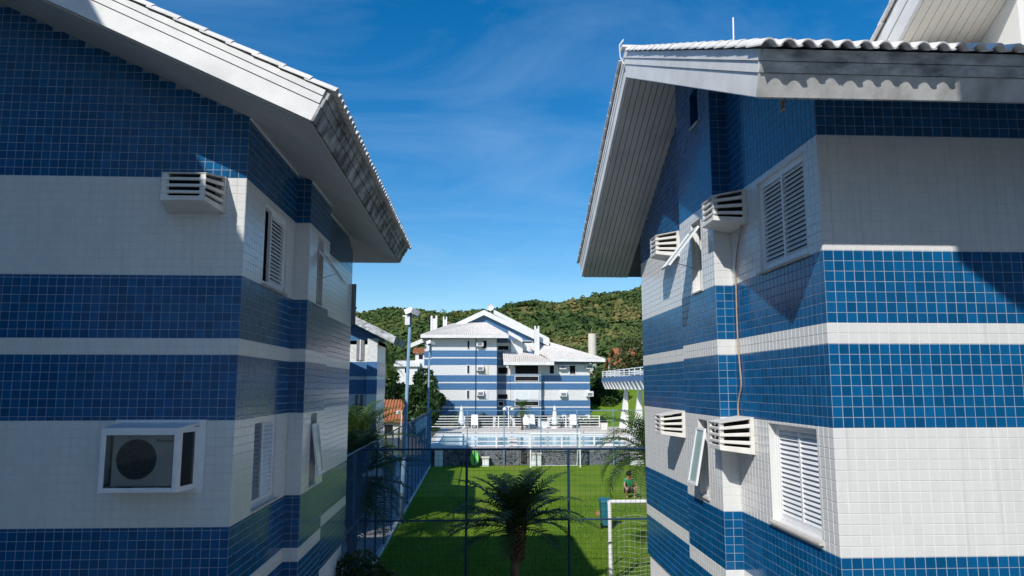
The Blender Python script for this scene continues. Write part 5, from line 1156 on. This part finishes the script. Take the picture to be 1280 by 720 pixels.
# terracotta roofed house, white house, brick houses, water tower
def house(x0, x1, y0, y1, z0, zw, zr, wall, roofm, lab, name='house'):
    t = thing(name, ((x0 + x1) / 2, (y0 + y1) / 2, z0), lab, 'house', None); mb = MB(); mb.box(x0, x1, y0, y1, z0 - 1, zw); w = mb.build('wall', wall, t); ym = (y0 + y1) / 2
    o = 0.5; mb = MB(); mb.prism([(x0 - o, y0 - o, zw - 0.1), (x0 - o, ym, zr), (x0 - o, y1 + o, zw - 0.1), (x0 - o, y1 + o, zw - 0.3), (x0 - o, ym, zr - 0.2), (x0 - o, y0 - o, zw - 0.3)], (x1 - x0 + 2 * o, 0, 0)); r = mb.build('roof', roofm, t)
    mb = MB(); k = int((x1 - x0 + 2 * o) / 0.3)
    for i in range(k): xx = x0 - o + 0.15 + i * 0.3; mb.tube([(xx, y0 - o, zw - 0.08), (xx, ym, zr + 0.02)], 0.09, 5)
    q = mb.build('roof_tile_rows', roofm, r); q['kind'] = 'stuff'
    mb = MB(); mb.prism([(x0, y0, zw), (x0, y1, zw), (x0, ym, zr - 0.2)], (x1 - x0, 0, 0)); mb.build('gable_wall', wall, t)
    n = max(1, int((x1 - x0) / 2.2))
    for i in range(n):
        xx = x0 + (i + 0.5) * (x1 - x0) / n; mb = MB(); mb.box(xx - 0.5, xx + 0.5, y0 - 0.04, y0 - 0.004, zw - 1.6, zw - 0.5); f = mb.build('window', 'alu_white', t); mb = MB(); mb.box(xx - 0.42, xx + 0.42, y0 - 0.06, y0 - 0.041, zw - 1.52, zw - 0.58); mb.build('pane', 'dark_inside', f)
    return t
house(-12.5, -7.2, 73, 78.5, 0, 1.8, 3.6, 'cream', 'terracotta', 'low house with terracotta tiled roof beyond the path')
house(-16.0, -11.8, 148, 154, 6, 9.2, 10.2, 'plaster', 'plaster', 'white house standing among hillside trees', 'white_house')
house(-12.4, -10.2, 150, 154, 6, 12.0, 12.8, 'plaster', 'terracotta', 'narrow white tower house among hillside trees', 'tower_house')
house(25.0, 29.0, 132, 138, 5, 8.4, 10.2, 'cream', 'terracotta', 'hillside house with orange roof behind the water tower')
house(27.5, 30.5, 140, 146, 8, 11.0, 12.4, 'brick_house', 'terracotta', 'small brick house high above the pavilion')
t = thing('water_tower', (20.1, 125, 4), 'plain cream cylindrical water tower behind the far building', 'tower'); mb = MB(); mb.tube([(20.1, 125, 3), (20.1, 125, 14.0)], 0.72, 20); mb.build('tank', 'cream', t); mb = MB(); mb.tube([(20.1, 125, 14.0), (20.1, 125, 14.2)], 0.62, 20); mb.build('cap', 'trunk', t); mb = MB(); mb.tube([(20.0, 125, 14.2), (20.0, 125, 14.9)], 0.04, 6); mb.build('rod', 'metal_grey', t)
# ------------------------------------------------------------------ hills and forest
def hill_h(x, y):
    # ridge line by bearing, rising to the right
    b = x / np.maximum(y, 1.0)
    ridge = np.interp(b, [-1.2, -0.4, -0.17, -0.08, 0.0, 0.05, 0.12, 0.16, 0.235, 0.4, 1.2], [0.06, 0.085, 0.093, 0.105, 0.110, 0.118, 0.121, 0.128, 0.136, 0.17, 0.20])
    d0, d1 = 120.0, 620.0
    t = np.clip((y - d0) / (d1 - d0), 0, 1.6)
    prof = np.where(t < 1, t ** 1.25 * (1.0 - 0.10 * np.sin(t * math.pi)), 1 - (t - 1) * 1.2)
    h = (ridge * d1) * prof
    und = 4.0 * np.sin(x * 0.021 + 1) * np.sin(y * 0.017) + 2.4 * np.sin(x * 0.05 + y * 0.03) + 1.6 * np.sin(x * 0.11 - y * 0.06 + 2)
    return h + und * np.clip(t * 2.2, 0, 1) - 0.6 * (1 - np.clip(t * 8, 0, 1))
def hills():
    nx, ny = 110, 70; xs = np.linspace(-520, 620, nx); ys = np.linspace(105, 1000, ny); X, Y = np.meshgrid(xs, ys); Zh = hill_h(X, Y)
    v = np.stack([X, Y, Zh], -1).reshape(-1, 3); f = [(j * nx + i, j * nx + i + 1, (j + 1) * nx + i + 1, (j + 1) * nx + i) for j in range(ny - 1) for i in range(nx - 1)]
    mb = MB(); mb.v = list(map(tuple, v.tolist())); mb.f = f; o = mb.build('hills', 'hill', None, True); tag(o, 'forested hills behind the estate', None, None, 'structure')
    # crowns
    import bmesh
    protos = []
    for k in range(8):
        bm = bmesh.new(); bmesh.ops.create_icosphere(bm, subdivisions=1, radius=1.0); vv = np.array([p.co for p in bm.verts]); ff = np.array([[q.index for q in p.verts] for p in bm.faces]); bm.free()
        vv = vv * rng.uniform(0.62, 0.92, len(vv))[:, None]
        m = 20; d = rng.normal(size=(m, 3)); d[:, 2] = np.abs(d[:, 2]) * 0.9 - 0.25; d /= np.linalg.norm(d, axis=1)[:, None]
        c = d * rng.uniform(0.72, 1.05, (m, 1)); a_ = np.cross(d, rng.normal(size=(m, 3))); a_ /= np.linalg.norm(a_, axis=1)[:, None]; b_ = np.cross(d, a_) + d * rng.uniform(-0.7, 0.7, (m, 1)); s1 = rng.uniform(0.22, 0.42, (m, 1))
        q = np.stack([c - a_ * s1, c + b_ * s1, c + a_ * s1], 1).reshape(-1, 3); q2 = np.stack([c - a_ * s1, c - b_ * s1, c + a_ * s1], 1).reshape(-1, 3)
        o_ = len(vv); protos.append((np.concatenate([vv, q, q2]), np.concatenate([ff, o_ + np.arange(6 * m).reshape(-1, 3)])))
    N_ = 27000; b = rng.uniform(-0.26, 0.32, N_); yy = np.sqrt(rng.uniform(125.0 ** 2, 690.0 ** 2, N_)); xx = b * yy
    hh = hill_h(xx, yy)
    # clearings of dry grass
    dry = (np.sin(xx * 0.028 + 0.6) * np.sin(yy * 0.013 + 0.4) + 0.5 * np.sin(xx * 0.06 + yy * 0.02))
    v_ang = (hh - 5) / yy
    wob = 0.22 * np.sin(xx * 0.09 + 1.3) * np.sin(yy * 0.05) + 0.16 * np.sin(xx * 0.21 - yy * 0.11)
    cl_ = np.maximum.reduce([np.exp(-(((b - b0) / sb) ** 2 + ((v_ang - v0) / sv) ** 2)) for b0, sb, v0, sv in ((-0.015, 0.05, 0.092, 0.014), (0.055, 0.04, 0.098, 0.012), (0.17, 0.035, 0.108, 0.010))])
    clearing = (cl_ + wob > 0.42) & (rng.uniform(size=N_) < 0.95) & (yy < 608)
    keep = ~clearing & ~((dry > 0.95) & (rng.uniform(size=N_) < 0.6))
    xx, yy, hh = xx[keep], yy[keep], hh[keep]; n = len(xx)
    r = rng.uniform(1.4, 2.9, n) * (0.65 + 0.6 * np.clip(yy / 500, 0, 1)); big = rng.uniform(size=n) < 0.04; r[big] *= 1.5
    V, F, A = [], [], []; o = 0
    for i in range(n):
        pv, pf = protos[i % 8]; a = rng.uniform(0, 6.28); c, s_ = math.cos(a), math.sin(a)
        q = pv @ np.array([[c, s_, 0], [-s_, c, 0], [0, 0, 1]]) * np.array([r[i], r[i], r[i] * rng.uniform(0.7, 1.15)]) + np.array([xx[i], yy[i], hh[i] + r[i] * 0.55]); V.append(q); F.append(pf + o); o += len(pv); A.append(np.full(len(pf), rng.uniform()))
    V = np.concatenate(V); F = np.concatenate(F); A = np.concatenate(A); me = bpy.data.meshes.new('forest'); me.vertices.add(len(V)); me.vertices.foreach_set('co', V.ravel().astype(np.float32))
    me.loops.add(F.size); me.loops.foreach_set('vertex_index', F.ravel().astype(np.int32)); me.polygons.add(len(F)); me.polygons.foreach_set('loop_start', np.arange(0, F.size, 3, dtype=np.int32)); me.update(calc_edges=True)
    at = me.attributes.new('tv', 'FLOAT', 'FACE'); at.data.foreach_set('value', A.astype(np.float32)); me.materials.append(MAT['forest'])
    fo = bpy.data.objects.new('forest', me); COL.objects.link(fo); tag(fo, 'dense green forest covering the hills', 'forest', None, 'stuff')
hills()
# ------------------------------------------------------------------ grass blades on the near half of the pitch
def grass():
    n = 110000; x = rng.uniform(-2.7, 9.5, n); y = 18.0 + 16 * rng.uniform(size=n) ** 1.3; a = rng.uniform(0, 6.28, n); h = rng.uniform(0.03, 0.085, n); w = 0.007
    base = np.stack([x, y, np.zeros(n)], 1); s = np.stack([np.cos(a), np.sin(a), np.zeros(n)], 1) * w; lean = np.stack([rng.normal(size=n) * 0.02, rng.normal(size=n) * 0.02, h], 1)
    v = np.stack([base - s, base + s, base + lean], 1).reshape(-1, 3); me = bpy.data.meshes.new('grass'); me.vertices.add(3 * n); me.vertices.foreach_set('co', v.ravel().astype(np.float32)); me.loops.add(3 * n); me.loops.foreach_set('vertex_index', np.arange(3 * n, dtype=np.int32)); me.polygons.add(n); me.polygons.foreach_set('loop_start', np.arange(0, 3 * n, 3, dtype=np.int32)); me.update(calc_edges=True)
    me.materials.append(MAT['grass_blade']); o = bpy.data.objects.new('grass', me); COL.objects.link(o); tag(o, 'short grass blades on the pitch', 'grass', None, 'stuff')
grass()
# ------------------------------------------------------------------ a person crouching on the grass
def skinned(name, verts, edges, radii, mat, parent, sub=2):
    me = bpy.data.meshes.new(name); b = wloc(parent); me.from_pydata([tuple(Vector(v) - b) for v in verts], edges, []); o = bpy.data.objects.new(name, me); COL.objects.link(o); o.parent = parent
    m = o.modifiers.new('skin', 'SKIN'); lay = me.skin_vertices[0] if me.skin_vertices else None
    for i, r in enumerate(radii): me.skin_vertices[0].data[i].radius = (r, r)
    me.skin_vertices[0].data[0].use_root = True; o.modifiers.new('sub', 'SUBSURF').levels = sub; o.modifiers['sub'].render_levels = sub; me.materials.append(MAT[mat]); return o
def person():
    x, y = 7.0, 33.5; t = thing('person', (x, y, 0), 'person in green shirt crouching on the grass behind the palm', 'person')
    P = lambda a, b, c: (x + a, y + b, c)
    body = [P(0, 0.1, 0.38), P(-0.02, 0, 0.6), P(-0.05, -0.12, 0.82), P(-0.06, -0.16, 0.93), P(-0.07, -0.2, 1.02), P(-0.07, -0.21, 1.10),
            P(-0.12, 0.02, 0.36), P(-0.2, -0.36, 0.46), P(-0.18, -0.16, 0.08), P(-0.18, -0.32, 0.035), P(0.12, 0.02, 0.36), P(0.2, -0.36, 0.46), P(0.18, -0.16, 0.08), P(0.18, -0.32, 0.035),
            P(-0.22, -0.12, 0.82), P(-0.3, -0.28, 0.6), P(-0.26, -0.46, 0.44), P(-0.25, -0.53, 0.38), P(0.14, -0.12, 0.82), P(0.26, -0.26, 0.6), P(0.2, -0.46, 0.45), P(0.19, -0.53, 0.39)]
    ed = [(0, 1), (1, 2), (2, 3), (3, 4), (4, 5), (0, 6), (6, 7), (7, 8), (8, 9), (0, 10), (10, 11), (11, 12), (12, 13), (2, 14), (14, 15), (15, 16), (16, 17), (2, 18), (18, 19), (19, 20), (20, 21)]
    ra = [0.15, 0.15, 0.14, 0.06, 0.09, 0.08, 0.1, 0.075, 0.045, 0.04, 0.1, 0.075, 0.045, 0.04, 0.065, 0.05, 0.036, 0.03, 0.065, 0.05, 0.036, 0.03]
    skinned('body', body, ed, ra, 'skin', t)
    sh = [P(0, 0.08, 0.45), P(-0.02, 0, 0.62), P(-0.05, -0.12, 0.83), P(-0.24, -0.12, 0.81), P(-0.28, -0.22, 0.69), P(0.15, -0.12, 0.81), P(0.22, -0.2, 0.69)]
    skinned('shirt', sh, [(0, 1), (1, 2), (2, 3), (3, 4), (2, 5), (5, 6)], [0.18, 0.175, 0.16, 0.085, 0.075, 0.085, 0.075], 'shirt_green', t)
    st = [P(0, 0.1, 0.36), P(-0.13, 0.0, 0.37), P(-0.19, -0.28, 0.45), P(0.13, 0, 0.37), P(0.19, -0.28, 0.45)]
    skinned('shorts', st, [(0, 1), (1, 2), (0, 3), (3, 4)], [0.17, 0.12, 0.095, 0.12, 0.095], 'shorts', t)
    mb = MB(); mb.lathe(P(-0.07, -0.185, 1.0), [(0.04, -0.02), (0.115, 0.02), (0.125, 0.09), (0.1, 0.16), (0.03, 0.2)], 14); mb.build('hair', 'hair', t, True)
    for dx in (-0.035, 0.035):
        mb = MB(); mb.lathe(P(-0.07 + dx, -0.30, 1.03), [(0.004, -0.012), (0.012, 0.0), (0.004, 0.012)], 8); mb.build('eye', 'hair', t)
    mb = MB(); mb.lathe(P(-0.07, -0.305, 0.985), [(0.012, -0.02), (0.018, 0.0), (0.005, 0.045)], 8); mb.build('nose', 'skin', t)
person()
